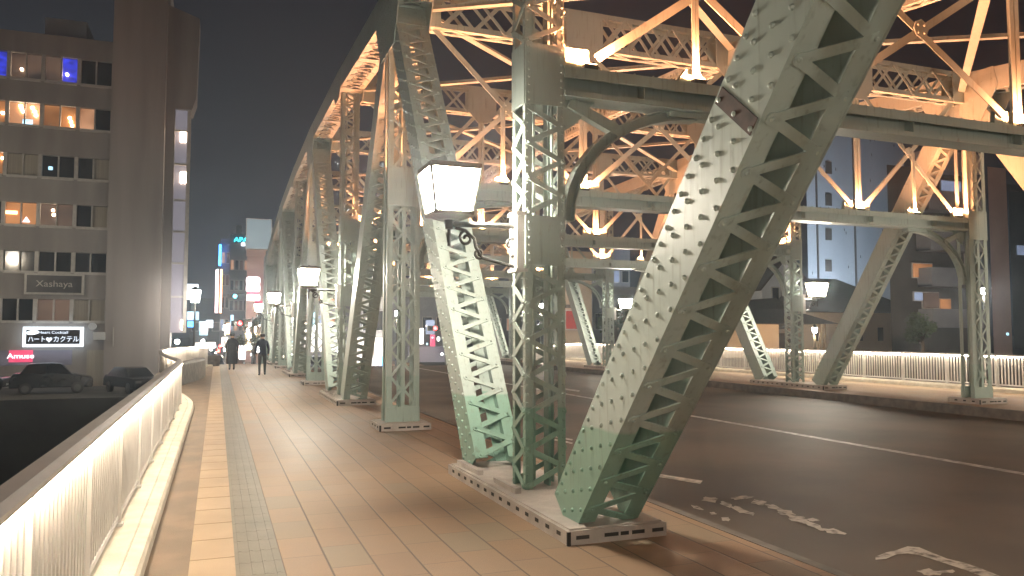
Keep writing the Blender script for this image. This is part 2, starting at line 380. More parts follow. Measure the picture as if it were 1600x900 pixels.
# painted markings on the road (z = -0.196)
def mark(name, pts, mat='worn_paint', z=-.196):
    b_ = MB(); P = [at(x, y, 2, z) for x, y in pts]; b_.add(P, [list(range(len(P)))]); return tag(b_.build(name, mat), kind='structure')
b_ = MB(); b_.add([(9.60, -30, -.196), (9.76, -30, -.196), (9.76, CREST, -.196), (9.60, CREST, -.196)], [(0,1,2,3)])
tag(b_.build('centre_line', 'road_paint'), kind='structure')
b_ = MB()
b_.add([at(x, y, 2, -.196) for x, y in ((1017,743),(1020,739),(1098,751),(1094,756))], [(0,1,2,3)])
for x0, y0, x1, y1 in ((866,683,895,688.5),(866,688,895,693.5),(866,607,906,612)):
    b_.add([at(x, y, 2, -.196) for x, y in ((x0,y0),(x0+1,y0-2.2),(x1,y1-2.2),(x1-1,y1))], [(0,1,2,3)])
tag(b_.build('lane_dashes', 'road_paint'), kind='structure')
b_ = MB()
def blob(cx, cy, rx, ry, sl, n=12):
    P = []
    for i in range(n):
        a = -2*math.pi*i/n; k = 1+.25*math.sin(i*2.3+cx)
        x = cx + rx*math.cos(a)*k; P.append(at(x, cy + ry*math.sin(a)*k + sl*(x-cx), 2, -.196))
    b_.add(P, [list(range(n))])
for a in ((1110,780.5,13,4,.08),(1135,788,10,3.6,.3),(1156,796.5,14,4,.35),(1173,802,7,2.4,.25),(1158,777.5,16,2.6,-.08),(1186,785,12,4,.12),(1208,792,13,3.4,.25),
          (1228,801,15,4.6,.2),(1247,811,17,5.2,.22),(1270,812,10,2.4,.05),(1272,821,16,4,.42),(1302,830,17,3.8,.16),(1134,811,7,3.2,.05),(1089,793,9,2.4,.3),(1114,802,5,2,.1)):
    blob(*a)
tag(b_.build('worn_lane_symbol', 'worn_paint'), kind='structure')
b_ = MB()
ctr = [(1368,872),(1385,868),(1400,863),(1418,859),(1436,861),(1455,868),(1480,877),(1508,885),(1530,893),(1560,905),(1600,922)]
wd = [2.5,5,3.2,5.5,6,5,4.2,5.5,6,6,7]
for i in range(len(ctr)-1):
    (xa, ya), (xb, yb) = ctr[i], ctr[i+1]
    b_.add([at(xa, ya+wd[i], 2, -.196), at(xb, yb+wd[i+1], 2, -.196), at(xb, yb-wd[i+1], 2, -.196), at(xa, ya-wd[i], 2, -.196)], [(0,1,2,3)])
blob(1452, 894, 17, 5, .1); blob(1480, 893, 14, 2.5, -.05)
tag(b_.build('curved_lane_arrow', 'worn_paint'), kind='structure')

# ------------------------------------------------------------------ laced steel members
def frame(p0, p1, n):
    p0 = Vector(p0); p1 = Vector(p1); d = p1-p0; L = d.length; d = d/L
    n = Vector(n); n = (n - d*n.dot(d)).normalized(); return p0, d, n, d.cross(n), L
def laced(p0, p1, n, W, D, name, parent, solid_n=True, faces=(1, -1), flange=.1, pitch=.42, bw=.065, ties=(), nties=(), rivets=0, cross=False, gap_n=False, inner=False):
    """box member from p0 to p1, W wide along n, D deep; plates on the n faces, lacing bars on the m faces"""
    p0, d, n, m, L = frame(p0, p1, n); t = .014
    A = MB(); BB = []; TT = []
    P = lambda s, a, b: p0 + d*s + n*a + m*b
    for sn in (-1, 1):
        if solid_n: A.obox(P(L/2, sn*(W/2-t/2), 0), d*(L/2), n*(t/2), m*(D/2))
        else:
            for sm in (-1, 1): A.obox(P(L/2, sn*(W/2-t/2), sm*(D/2-flange/2)), d*(L/2), n*(t/2), m*(flange/2))
        for sm in (-1, 1):
            A.obox(P(L/2, sn*(W/2-flange/2-t-.001), sm*(D/2-t/2-.002)), d*(L/2), n*(flange/2), m*(t/2))
    def zig(sgn, ax, bx, Wd, off, s0, s1, nseg):
        st = (s1-s0)/nseg; h = Wd/2-flange*.5; B = MB(); BB.append(B)
        for i in range(nseg):
            a0, a1 = (-h, h) if i % 2 == 0 else (h, -h)
            q0 = p0 + d*(s0+i*st) + ax*a0 + bx*off; q1 = p0 + d*(s0+(i+1)*st) + ax*a1 + bx*off
            B.bar(q0, q1, bw, .012, ax)
            if rivets and i % 1 == 0: B.disc(q0-bx*.007*sgn, bx*sgn, bw*.62, .014); B.rivet(q0+bx*.008*sgn, bx*sgn, .017)
            if cross:
                B.bar(p0 + d*(s0+i*st) - ax*a0 + bx*(off-sgn*.013), p0 + d*(s0+(i+1)*st) - ax*a1 + bx*(off-sgn*.013), bw, .012, ax)
    def spans(tl):
        tl = sorted(tl); cur = 0; out = []
        for a, b in tl:
            if a > cur+.05: out.append((cur, a))
            cur = max(cur, b)
        if cur < L-.05: out.append((cur, L))
        return out
    def tie():
        T = MB(); TT.append(T); return T
    for sgn in faces:
        for a, b in spans(ties): zig(sgn, n, m, W, sgn*(D/2+.004), a+.03, b-.03, max(2, round((b-a)/(pitch/2))))
        for a, b in ties: tie().obox(P((a+b)/2, 0, sgn*(D/2+.006)), d*((b-a)/2), n*(W/2-.002), m*.006)
    if not solid_n:
        for sgn in (1, -1):
            for a, b in spans(nties): zig(sgn, m, n, D, sgn*(W/2+.004), a+.03, b-.03, max(2, round((b-a)/(pitch/2))))
            for a, b in nties: tie().obox(P((a+b)/2, sgn*(W/2+.006), 0), d*((b-a)/2), n*.006, m*(D/2-.002))
    if rivets:
        # staggered rivets over the solid side plates / along the flanges
        for sn in (-1, 1):
            i = 0; s = .06
            while s < L-.04:
                if solid_n:
                    rows = (-.42, .0, .40) if i % 2 == 0 else (-.20, .21, .40)
                    for r_ in rows if rivets > 1 else (-.38, .38):
                        A.rivet(P(s, sn*W/2, r_*D), n*sn, .019, .019)
                else:
                    for sm in (-1, 1): A.rivet(P(s, sn*W/2, sm*(D/2-flange*.45)), n*sn, .013)
                s += .125 if solid_n else .085; i += 1
        if not solid_n:
            for sgn in (1, -1):
                for sn in (-1, 1):
                    s = .05
                    while s < L: A.rivet(P(s, sn*(W/2-flange*.4), sgn*D/2), m*sgn, .011); s += .085
    a = A.build(name, 'bridge_paint', parent)
    if rivets:
        q_ = 0
        for sgn in faces:
            for u0, u1 in ties:
                s = u0+.04
                while s < u1:
                    for sn in (-1, 1): TT[q_].rivet(P(s, sn*(W/2-.035), sgn*(D/2+.012)), m*sgn, .013)
                    s += .075
                q_ += 1
    for B in BB: B.build('lacing', 'bridge_paint', a)
    for T in TT: T.build('tie_plate', 'bridge_paint', a)
    return a

bridge = empty('truss_bridge', (9.68, 7.03, 0))
tag(bridge, 'pale green riveted steel truss bridge with laced posts, diagonals and lamp lit cross frames', 'bridge')

def footing(x, y, Ly, near):
    z = dz(y); b_ = MB()
    b_.box(x-.43, x+.43, y-Ly/2, y+Ly/2, z-.03, z+.105)
    b_.box(x-.40, x+.40, y-Ly/2+.03, y+Ly/2-.03, z+.105, z+.118)
    b_.m = 1
    if near:
        for q in range(int(Ly/.22)):
            yy = y-Ly/2+.13+q*.22
            for sx_ in (-1, 1): b_.box(x+sx_*.4315-.002, x+sx_*.4315+.002, yy, yy+.07, z+.045, z+.075)
        for xx, ww in ((-.36, .11), (-.12, .12), (.02, .07), (.12, .11), (.30, .10)):
            for sy_ in (-1, 1): b_.box(x+xx, x+xx+ww, y+sy_*(Ly/2+.0015)-.002, y+sy_*(Ly/2+.0015)+.002, z+.04, z+.068)
        b_.box(x-.435, x-.405, y-Ly/2-.004, y-Ly/2+.01, z, z+.10)
    b_.m = 0
    b_.build('footing_plate', None, bridge, mats=['footing', 'dark_hole'])
def skirt(x, y0, y1, z):
    b_ = MB(); b_.box(x-.31, x+.31, y0, y1, z+.118, z+.165); return b_

for side, X in (('near', XN), ('far', XF)):
    sgn = -1 if side == 'near' else 1          # towards the walkway
    for k in range(K0, K1+1):
        y = YK(k); z0 = dz(y)+.118; zt = ZT[k]
        vn = (k % 2 == 0); close = (side == 'near' and k in (0, 1)) or (side == 'far' and k in (1, 2))
        det = 1 if close else 0
        if K0 < k < K1:
            footing(X, y, 3.24 if vn else .82, True)
            top = zt-.45
            if vn:
                laced((X+.04, y+.06, z0), (X+.04, y+.06, top), (1, 0, 0), .42, .34, 'post', bridge, solid_n=False, flange=.062, pitch=.35, bw=.05,
                      ties=[(2.14-z0+.118, 2.62-z0+.118), (3.72-z0+.118, 4.33-z0+.118)], nties=[(3.72, 4.33)], rivets=det)
                # inner flat bars seen through the lacing
                b_ = MB()
                for dx in (-.07, .09): b_.box(X+.04+dx-.012, X+.04+dx+.012, y+.06-.06, y+.06+.06, z0, top)
                b_.build('inner_web', 'bridge_paint', bridge)
                if side == 'near':      # pad between diagonal and post
                    b_ = MB(); b_.box(X-.36, X-.30, y+.75, y+1.5, z0, z0+.05); b_.build('shim_plate', 'footing', bridge); b_ = MB(); b_.box(X-.33, X-.27, y-.25, y+.35, z0, z0+.05); b_.build('shim_plate', 'footing', bridge)
            else:
                b_ = MB(); W = .235
                for sx_ in (-1, 1):
                    b_.box(X+sx_*W-.05, X+sx_*W+.05, y-.16, y-.146, z0, top); b_.box(X+sx_*W-.05, X+sx_*W+.05, y+.146, y+.16, z0, top)
                    b_.box(X+sx_*(W+.044)-.006, X+sx_*(W+.044)+.006, y-.146, y-.075, z0, top); b_.box(X+sx_*(W+.044)-.006, X+sx_*(W+.044)+.006, y+.075, y+.146, z0, top)
                b_.box(X-.035, X+.035, y-.162, y-.148, z0, top); b_.box(X-.035, X+.035, y+.148, y+.162, z0, top); b_.box(X-.006, X+.006, y-.148, y-.08, z0, top); b_.box(X-.006, X+.006, y+.08, y+.148, z0, top)
                if det:
                    for i in range(int((top-z0)/.09)):
                        for sx_ in (-1, 0, 1): b_.rivet((X+sx_*W-.02, y-.16, z0+.05+i*.09), (0,-1,0), .010)
                a = b_.build('hanger', 'bridge_paint', bridge)
                c_ = MB(); n_ = int((top-z0)/.22)
                for i in range(n_):
                    zz = z0+.1+i*.22
                    for sx_ in (-1, 1):
                        x0, x1 = X+sx_*.035, X+sx_*(W-.04)
                        if i % 2: x0, x1 = x1, x0
                        c_.bar((x0, y-.155, zz), (x1, y-.155, zz+.2), .04, .008, (0, 0, 1)) if i < n_-1 else None
                c_.build('lacing', 'bridge_paint', a)
                c_ = MB()
                for za, zb in ((3.75, 4.42), (top-.9, top-.1), (z0, z0+.25)):
                    c_.box(X-.29, X+.29, y-.176, y-.163, za, zb); c_.box(X-.29, X+.29, y+.163, y+.176, za, zb)
                c_.build('tie_plate', 'bridge_paint', a)
        # diagonals run from every V node up to its neighbours
        if vn and k < K1:
            off0 = 1.30
            r2 = 2 if (side == 'near' and k in (-2, 0)) else 0
            laced((X, y+off0 if k != K0 else y, z0-.0), (X, YK(k+1)-.1, ZT[k+1]-.5), (1, 0, 0), .53, .44, 'diagonal', bridge, pitch=.33, bw=.06,
                  flange=.13, ties=[(7.75, 8.35)], rivets=2 if (side == 'near' and k == 0) else (1 if side == 'far' and k == 2 else 0))
        if vn and k > K0:
            laced((X, y-1.17 if k != K1 else y, z0), (X, YK(k-1)+.1, ZT[k-1]-.5), (1, 0, 0), .53, .44, 'diagonal', bridge, pitch=.33, bw=.06,
                  flange=.13, ties=[(7.3, 7.9)] if k != 0 else [(6.8, 7.4)], rivets=2 if (side == 'near' and k == 0) else (1 if side == 'far' and k == 2 else 0))
        # top chord piece to the next panel point
        if K0 < k < K1-1:
            pa = Vector((X, y, ZT[k]-.25)); pb = Vector((X, YK(k+1), ZT[k+1]-.25))
            a = laced(pa, pb, (1, 0, 0), .56, .50, 'top_chord', bridge, faces=(1,), flange=.115, pitch=.62, bw=.06, cross=True, ties=[(0, .6), (2.9, 3.15), (5.5, (pb-pa).length)])
        if K0 < k < K1:
            # gusset plates where the members meet under the chord
            h = 1.25 if not vn else .75; wd_ = 1.0 if not vn else .55
            b_ = MB()
            for sx_ in (-1, 1):
                xx = X+sx_*.275
                pts = [(xx, y-wd_, zt-.52), (xx, y-wd_*.55, zt-h), (xx, y+wd_*.55, zt-h), (xx, y+wd_, zt-.52), (xx, y+wd_*.9, zt-.08), (xx, y-wd_*.9, zt-.08)]
                b_.poly(pts, (sx_, 0, 0), .016)
                if close or (side == 'near' and k == 1):
                    for i in range(15):
                        for j in range(9):
                            yy = y-wd_*.85+i*wd_*.12; zz = zt-.12-j*.12
                            if abs(yy-y) < wd_*(.95 if zz > zt-.52 else .95-.4*(zt-.52-zz)/(h-.52+.01)): b_.rivet((xx+sx_*.016, yy, zz), (sx_, 0, 0), .014)
            b_.build('gusset_plate', 'bridge_paint', bridge)

# dark rubbed band where a vehicle guard was strapped round the near diagonal
def on_diag(s, a, b):
    p0, d, n, m, L = frame((XN, YK(0)-1.17, .118), (XN, YK(-1)+.1, ZT[-1]-.5), (1, 0, 0)); return p0 + d*s + n*a + m*b, d, n, m
c0, d0, n0, m0 = on_diag(3.58, -.267, 0)
for s_ in (1,):
    b_ = MB(); b_.obox(c0, d0*.052, n0*.004, m0*.20); b_.build('strap_band', 'rust_band', bridge)

# cross frames
BX0, BX1 = XN+.24, XF-.24
XG = [6.36, 9.68, 13.0]
for k in range(K0+1, K1):
    y = YK(k); zs = ZT[k]-.72            # bottom of the top strut
    b_ = MB()        # rolled portal beam: web, flanges
    b_.box(BX0, BX1, y-.012, y+.012, ZB-.28, ZB-.02)
    for za in (ZB-.02, ZB-.30): b_.box(BX0, BX1, y-.15, y+.15, za, za+.02)
    b_.box(BX0, BX1, y-.15, y-.138, ZB-.115, ZB-.02); b_.box(BX0, BX1, y-.15, y-.138, ZB-.28, ZB-.245)
    for i in range(7): b_.box(BX0+.9+i*1.85, BX0+.915+i*1.85, y-.137, y+.14, ZB-.28, ZB-.02)
    for i in range(60):
        if -1 < k < 3: b_.rivet((BX0+.15+i*.22, y-.11, ZB), (0, 0, 1), .016, .03)
    beam = b_.build('portal_beam', 'bridge_paint', bridge)
    # gusset plates on the beam
    for gx, hw, hh in [(BX0+.17, .17, .24)] + [(x, .375, .22) for x in XG] + [(BX1-.17, .17, .24)]:
        b_ = MB()
        for yy in (y+.06, y+.0): b_.poly([(gx-hw, yy, ZB), (gx+hw, yy, ZB), (gx+hw*.93, yy, ZB+hh), (gx-hw*.93, yy, ZB+hh)], (0, -1, 0), .012)
        b_.build('gusset', 'bridge_paint', beam)
    for gx in (4.75, 14.61):
        b_ = MB()
        for yy in (y+.06, y+.0): b_.poly([(gx-.18, yy, ZB), (gx+.18, yy, ZB), (gx+.17, yy, ZB+.07), (gx+.07, yy, ZB+.20), (gx-.07, yy, ZB+.20), (gx-.17, yy, ZB+.07)], (0, -1, 0), .012)
        b_.build('gusset', 'bridge_paint', beam)
    sway = MB()
    for gx in XG:
        for dx in (-.045, .045): sway.box(gx+dx-.036, gx+dx+.036, y-.058, y-.046, ZB+.03, zs+.05); sway.box(gx+dx*.25-.006, gx+dx*.25+.006, y-.046, y+.03, ZB+.03, zs+.05)
    xs = [BX0+.20] + XG + [BX1-.20]; zc = (ZB+.14+zs)/2
    for i in range(4):
        xa, xb = xs[i], xs[i+1]
        for (pa, pb), yo in ((((xa+.2, ZB+.15), (xb-.1, zs+.02)), -.062), (((xb-.2, ZB+.15), (xa+.1, zs+.02)), -.030)):
            sway.bar((pa[0], y+yo, pa[1]), (pb[0], y+yo, pb[1]), .095, .012, (0, 0, 1))
            sway.bar((pa[0], y+yo+.03, pa[1]+.04), (pb[0], y+yo+.03, pb[1]+.04), .012, .06, (0, 0, 1))
        xm = (xa+xb)/2
        sway.disc((xm, y-.062, zc), (0, -1, 0), .12, .012, 8)
        for q in range(4): sway.rivet((xm+(-.05, .05)[q % 2], y-.074, zc+(-.05, .05)[q//2]), (0, -1, 0), .018)
    for gx in (4.75, 14.61):
        sway.box(gx-.042, gx-.004, y-.078, y-.066, ZB+.1, zc); sway.box(gx+.004, gx+.042, y-.078, y-.066, ZB+.1, zc); sway.box(gx-.006, gx+.006, y-.066, y-.01, ZB+.1, zc)
    sway.build('sway_bracing', 'bridge_paint', bridge)
    # deep laced top strut
    pa, pb = (XN+.28, y, zs+.36), (XF-.28, y, zs+.36)
    L_ = pb[0]-pa[0]
    laced(pa, pb, (0, 0, 1), .72, .30, 'top_strut', bridge, solid_n=False, flange=.085, pitch=1.1, bw=.06, cross=True, nties=[],
          ties=[(0, .35)] + [(g-.38-pa[0], g+.38-pa[0]) for g in XG] + [(L_-.35, L_)])
    for gx in XG:
        b_ = MB(); b_.poly([(gx-.36, y-.165, zs), (gx+.36, y-.165, zs), (gx+.14, y-.165, zs-.25), (gx-.14, y-.165, zs-.25)], (0, -1, 0), .012)
        b_.build('strut_gusset', 'bridge_paint', bridge)
    # knee braces
    for X, s_ in ((XN, 1), (XF, -1)):
        pts = []
        cx, cz, r_ = X+s_*.30+s_*1.42, ZB-1.62, 1.32
        x_post = X+s_*.29
        for i in range(13):
            a = math.pi/2*i/12
            pts.append(Vector((x_post+.03*s_ + s_*1.5*(1-math.cos(a)), y, 2.72 + 1.2*math.sin(a))))
        b_ = MB()
        for i in range(12):
            b_.bar(pts[i], pts[i+1]+(pts[i+1]-pts[i])*.05, .012, .17, (s_*.7, 0, -.7)) if False else None
            d_ = (pts[i+1]-pts[i]); nrm = Vector((-d_.z, 0, d_.x)).normalized()
            b_.bar(pts[i]+nrm*.05, pts[i+1]+nrm*.05+d_*.03, .014, .15, nrm); b_.bar(pts[i]-nrm*.05, pts[i+1]-nrm*.05+d_*.03, .014, .15, nrm)
            b_.bar(pts[i], pts[i+1], .1, .014, nrm)
        q = pts[7]; tp = Vector((X+s_*.34, y, ZB-.33))
        b_.bar(tp, q, .11, .10, (0, 0, 1)); b_.poly([(x_post, y-.01, ZB-.30), (x_post+s_*.34, y-.01, ZB-.30), (x_post+s_*.12, y-.01, ZB-.55), (x_post, y-.01, ZB-.62)], (0, 1, 0), .02)
        b_.box(min(x_post+s_*1.2, x_post+s_*1.75), max(x_post+s_*1.2, x_post+s_*1.75), y-.07, y+.07, ZB-.36, ZB-.302)
        b_.build('knee_brace', 'bridge_paint', bridge)
# laterals in the top plane, and the laced centre stringer
for k in range(K0+1, K1-1):
    ya, yb = YK(k), YK(k+1); za, zb = ZT[k]-.45, ZT[k+1]-.45
    b_ = MB()
    for X in (XN, XF):
        sx_ = .3 if X == XN else -.3
        for pa, pb in (((XC, ya+.2, za), (X+sx_, yb-.1, zb)), ((X+sx_, ya+.1, za+.09), (XC, yb-.2, zb+.09))):
            b_.bar(pa, pb, .15, .012, (1, 0, 0)); b_.bar((pa[0], pa[1], pa[2]+.045), (pb[0], pb[1], pb[2]+.045), .012, .08, (1, 0, 0))
    b_.build('lateral_bracing', 'bridge_paint', bridge)
    laced((XC, ya+.16, za+.02), (XC, yb-.16, zb+.02), (0, 0, 1), .44, .24, 'centre_stringer', bridge, solid_n=False, flange=.07, pitch=.5, bw=.04, cross=True,
          ties=[(0, .4), (5.3, 5.7)])

# ------------------------------------------------------------------ floodlights sitting on the portal beams (they light the steel above)
proto = None; cnt = 0
def flood(x, y):
    r_ = empty('floodlight', (x, y, ZB))
    b_ = MB(); b_.box(x-.075, x+.075, y-.035, y+.035, ZB, ZB+.045); b_.build('housing', 'iron_black', r_)
    b_ = MB(); b_.box(x-.062, x+.062, y-.028, y+.028, ZB+.046, ZB+.052); b_.build('glass', 'flood_glass', r_)
    ld = bpy.data.lights.new('flood', 'SPOT'); ld.energy = FLOOD; ld.color = (1, .335, .135); ld.spot_size = R(172); ld.spot_blend = .15; ld.shadow_soft_size = .028
    lo = bpy.data.objects.new('flood_lamp', ld); col.objects.link(lo); lo.location = (0, 0, .085); lo.rotation_euler = (R(180), 0, 0); lo.parent = r_
    return r_
place = {3.46: 'beside the sidewalk truss', 4.75: 'at the small gusset nearest the sidewalk', 14.61: 'at the small gusset nearest the far truss', 6.36: 'a quarter of the way across', 9.68: 'over the road centre line', 13.0: 'three quarters of the way across', 15.9: 'beside the far truss'}
nth = ['nearest', 'second', 'third', 'fourth', 'fifth', 'sixth', 'seventh', 'eighth', 'ninth']
for k in range(K0+1, K1):
    for gx in place:
        if k > 3 and gx in (3.46, 4.75, 14.61, 15.9): continue
        y = YK(k)-.125
        if proto is None: o = proto = flood(gx, y)
        else: o = copy_tree(proto); o.location = (gx, y, ZB)
        tag(o, 'small orange floodlight on the %s cross beam, %s' % (nth[k-K0-1], place[gx]), 'floodlight', 'floodlights on the cross beams of the bridge')

# ------------------------------------------------------------------ lantern lamps on the V posts
def lantern_lamp(x, y, s_):
    """lantern hung out from the post on a scrolled arm; s_ = -1 points to -X"""
    r_ = empty('lantern_lamp', (x, y, 2.64))
    px = XN-.185+.04 if s_ < 0 else XF+.255      # face of the post
    b_ = MB(); b_.frustum((x, y), .325*.72, .325*1.0, 2.735, 3.12, 4); g = b_.build('lantern_glass', 'lantern_glass', r_)
    b_ = MB()
    b_.frustum((x, y), .352, .345, 3.123, 3.175, 4); b_.frustum((x, y), .33, .20, 3.175, 3.20, 4); b_.frustum((x, y), .05, .02, 3.20, 3.23, 8)
    b_.frustum((x, y), .262, .272, 2.70, 2.733, 4); b_.frustum((x, y), .12, .22, 2.665, 2.70, 8)
    for i in range(4):
        a = math.pi/4+i*math.pi/2
        b_.bar((x+.238*math.cos(a), y+.238*math.sin(a), 2.72), (x+.334*math.cos(a), y+.334*math.sin(a), 3.14), .028, .028, (0, 0, 1) if False else (math.cos(a), math.sin(a), 0))
    b_.build('lantern_frame', 'lamp_frame', r_)
    b_ = MB(); b_.tube([(x, y, 2.63), (px, y, 2.64)], .027); b_.tube([(x, y, 2.42), (x, y, 2.68)], .016); b_.frustum((x, y), .035, .05, 2.58, 2.665, 8)
    b_.box(min(px, px+s_*.06), max(px, px+s_*.06), y-.05, y+.05, 2.56, 2.70)
    def scroll(cx, cz, r0, turns, a0, dirn):
        P = []
        for i in range(22):
            t_ = i/21; a = a0+dirn*turns*2*math.pi*t_; rr = r0*(1-.8*t_)
            P.append((cx+s_*-1*rr*math.cos(a), y, cz+rr*math.sin(a)))
        b_.tube(P, .014, 6)
    scroll(x-s_*.17, 2.50, .075, 1.3, math.pi/2, 1); scroll(x-s_*.30, 2.36, .05, 1.2, -1.2, -1)
    b_.tube([(x-s_*.06, y, 2.60), (x-s_*.16, y, 2.575), (x-s_*.25, y, 2.50), (x-s_*.265, y, 2.42), (x-s_*.33, y, 2.32), (px, y, 2.22)], .016, 6)
    scroll(px+s_*.13, 2.45, .11, .9, -math.pi/2, 1)
    b_.build('scroll_bracket', 'iron_black', r_)
    b_ = MB()
    xa, xb = (px-.10, px-.002) if s_ < 0 else (px+.002, px+.10)
    b_.box(xa, xb, y-.10, y+.10, 2.22, 2.74)
    for q in range(5): b_.box(xa-.008, xb+.008, y-.095+q*.042, y-.075+q*.042, 2.24, 2.72)
    b_.box(xa-.02, xb+.001, y-.12, y+.12, 2.74, 2.775); b_.box(xa-.02, xb+.001, y-.12, y+.12, 2.19, 2.22)
    b_.build('junction_box', 'rail_metal', r_)
    return r_
labs = {-2: 'lantern lamp behind the viewpoint on the sidewalk truss', 0: 'largest glowing lantern, on the nearest sidewalk post', 2: 'second largest glowing lantern along the sidewalk',
        4: 'third glowing lantern along the sidewalk, beside the second V of the truss', 6: 'fourth glowing lantern along the sidewalk, smallest of the row'}
pl = {}
for k in range(-2, 8, 2):
    for s_, x in ((-1, 2.03), (1, 17.33)):
        if s_ not in pl: o = pl[s_] = lantern_lamp(x, YK(0), s_); o.location.y = YK(k)
        else: o = copy_tree(pl[s_]); o.location = (x, YK(k), 2.64)
        tag(o, labs[k] if s_ < 0 else {-2: 'lantern lamp on the far truss behind the viewpoint', 0: 'lantern on the far truss right beyond the picture edge', 2: 'glowing lantern on the far truss, beside the V of diagonals right of the big diagonal',
            4: 'small glowing lantern on the far truss seen left of the big diagonal', 6: 'farthest small lantern on the far truss'}[k], 'street lamp', 'lantern lamps on the truss posts')
# fix parent offsets: the prototypes were built at k = 0
# ------------------------------------------------------------------ railings
def railing(path, name, label, inward):
    """path: list of (x, y); inward: +1 if the walkway lies to the left of the travel direction"""
    r_ = empty(name, (path[0][0], path[0][1], 0)); tag(r_, label, 'railing')
    # resample
    P = [Vector((a, b, 0)) for a, b in path]; seg = [0]
    for a, b in zip(P[:-1], P[1:]): seg.append(seg[-1]+(b-a).length)
    def pt(s):
        s = max(0, min(seg[-1]-1e-6, s))
        for i in range(len(P)-1):
            if s <= seg[i+1]:
                t_ = (s-seg[i])/(seg[i+1]-seg[i]); q = P[i].lerp(P[i+1], t_); d = (P[i+1]-P[i]).normalized(); return q, d
    n = int(seg[-1]/1.54); st = seg[-1]/n
    cap = MB(); curb = MB(); prev = None
    N = int(seg[-1]/.38)
    for i in range(N+1):
        s = seg[-1]*i/N; q, d = pt(s); q2, d2 = pt(s+.3); q3, d3 = pt(s-.3); d = (d+d2+d3).normalized(); nn = Vector((-d.y, d.x, 0))*inward; zz = dz(q.y)
        cs = [q-nn*.085+Vector((0,0,.985+zz)), q-nn*.07+Vector((0,0,1.02+zz)), q+nn*.01+Vector((0,0,1.02+zz)), q+nn*.045+Vector((0,0,1.0+zz)), q+nn*.045+Vector((0,0,.972+zz)), q-nn*.085+Vector((0,0,.965+zz))]
        kc = [q-nn*.22+Vector((0,0,-.4+zz)), q-nn*.22+Vector((0,0,.13+zz)), q+nn*.15+Vector((0,0,.13+zz)), q+nn*.155+Vector((0,0,.122+zz)), q+nn*.165+Vector((0,0,.13+zz)), q+nn*.25+Vector((0,0,.12+zz)), q+nn*.27+Vector((0,0,.09+zz)), q+nn*.27+Vector((0,0,-.02+zz))]
        for B, c in ((cap, cs), (curb, kc)):
            k_ = len(c); m_ = len(B.v); B.v += [tuple(v) for v in c]
            if i:
                for j in range(k_): B.f.append([m_-k_+j, m_-k_+(j+1) % k_, m_+(j+1) % k_, m_+j]); B.mi.append(0)
        if i in (0, N):
            for B, c in ((cap, cs), (curb, kc)):
                m_ = len(B.v)-len(c); B.f.append([m_+j for j in range(len(c))]); B.mi.append(0)
    cap.build('handrail', 'rail_cap', r_)
    tag(curb.build('kerb_upstand', 'kerb_stone', r_))
    for i in range(n+1):
        q, d = pt(i*st); nn = Vector((-d.y, d.x, 0))*inward; zz = dz(q.y); z = Vector((0, 0, 1))
        b_ = MB(); b_.obox(q+z*(.54+zz)-nn*.002, d*.009, nn*.036, z*.41); b_.obox(q+z*(.145+zz), d*.04, nn*.05, z*.012)
        b_.build('post', 'rail_metal', r_)
        if i < n:
            b_ = MB(); c_ = MB(); e_ = MB()
            m_ = 16
            for j in range(m_):
                q, d = pt(i*st+(j+.5)*st/m_); nn = Vector((-d.y, d.x, 0))*inward; zz = dz(q.y)
                b_.obox(q+z*(.57+zz), d*.017, nn*.012, z*.37)
            for hh in (.19,):
                q0, d = pt(i*st+.02); q1, d = pt((i+1)*st-.02); nn = Vector((-d.y, d.x, 0))*inward
                b_.bar(q0+z*(hh+dz(q0.y))+nn*.002, q1+z*(hh+dz(q1.y))+nn*.002, .04, .03, (0, 0, 1))
            b_.build('bar_panel', 'rail_metal', r_)
            q0, d = pt(i*st+.05); q1, d = pt((i+1)*st-.05); nn = Vector((-d.y, d.x, 0))*inward
            if q0.y > -6 and q0.y < 47:
                e_.bar(q0+z*(.958+dz(q0.y))+nn*.032, q1+z*(.958+dz(q1.y))+nn*.032, .018, .010, nn); e_.build('light_strip', 'led', r_)
    return r_
left = [(-.69, y) for y in range(-9, 17, 2)] + [(-.69, 17.4), (-.74, 18.6), (-.88, 19.9), (-1.12, 21.6), (-1.38, 24), (-1.6, 26.6), (-1.78, 29.5), (-1.82, 31.6), (-1.74, 33.6), (-1.45, 35.6), (-1.0, 37.2), (-.55, 38.4), (-.42, 39.4)]
railing(left, 'bridge_railing', 'long white barred railing lit under its brown handrail, curving round a balcony beside the sidewalk', -1)
railing([(20.02, y) for y in range(-5, 60, 4)], 'bridge_railing', 'white barred railing lit from under its handrail on the far side of the road', 1)
# curved stone bench in the balcony
b_ = MB(); N = 10; vs = []
cen = [(-1.25+.66*math.sin(math.pi*.5*i/N)*1.0, 25.9+5.4*(i/N)) for i in range(N+1)]
for (x, y) in cen:
    for dx, z in ((-.22, 0), (.22, 0), (.22, .62), (.16, .68), (-.16, .68), (-.22, .62)): vs.append((x+dx, y, z+.003))
fs = [[i*6+j, i*6+(j+1) % 6, (i+1)*6+(j+1) % 6, (i+1)*6+j] for i in range(N) for j in range(6)] + [list(range(6)), [N*6+j for j in range(6)]]
b_.add(vs, fs); tag(b_.build('stone_bench', 'dark_kerb'), 'low dark curved stone bench inside the balcony of the railing', 'bench')
# small planter box past the balcony
b_ = MB(); p = at(330, 567, 2, 0); b_.frustum((-.25, 40.6), .42, .5, 0, .5, 8); tag(b_.build('planter_tub', 'dark_kerb'), 'small dark planter tub at the far end of the left railing', 'planter')

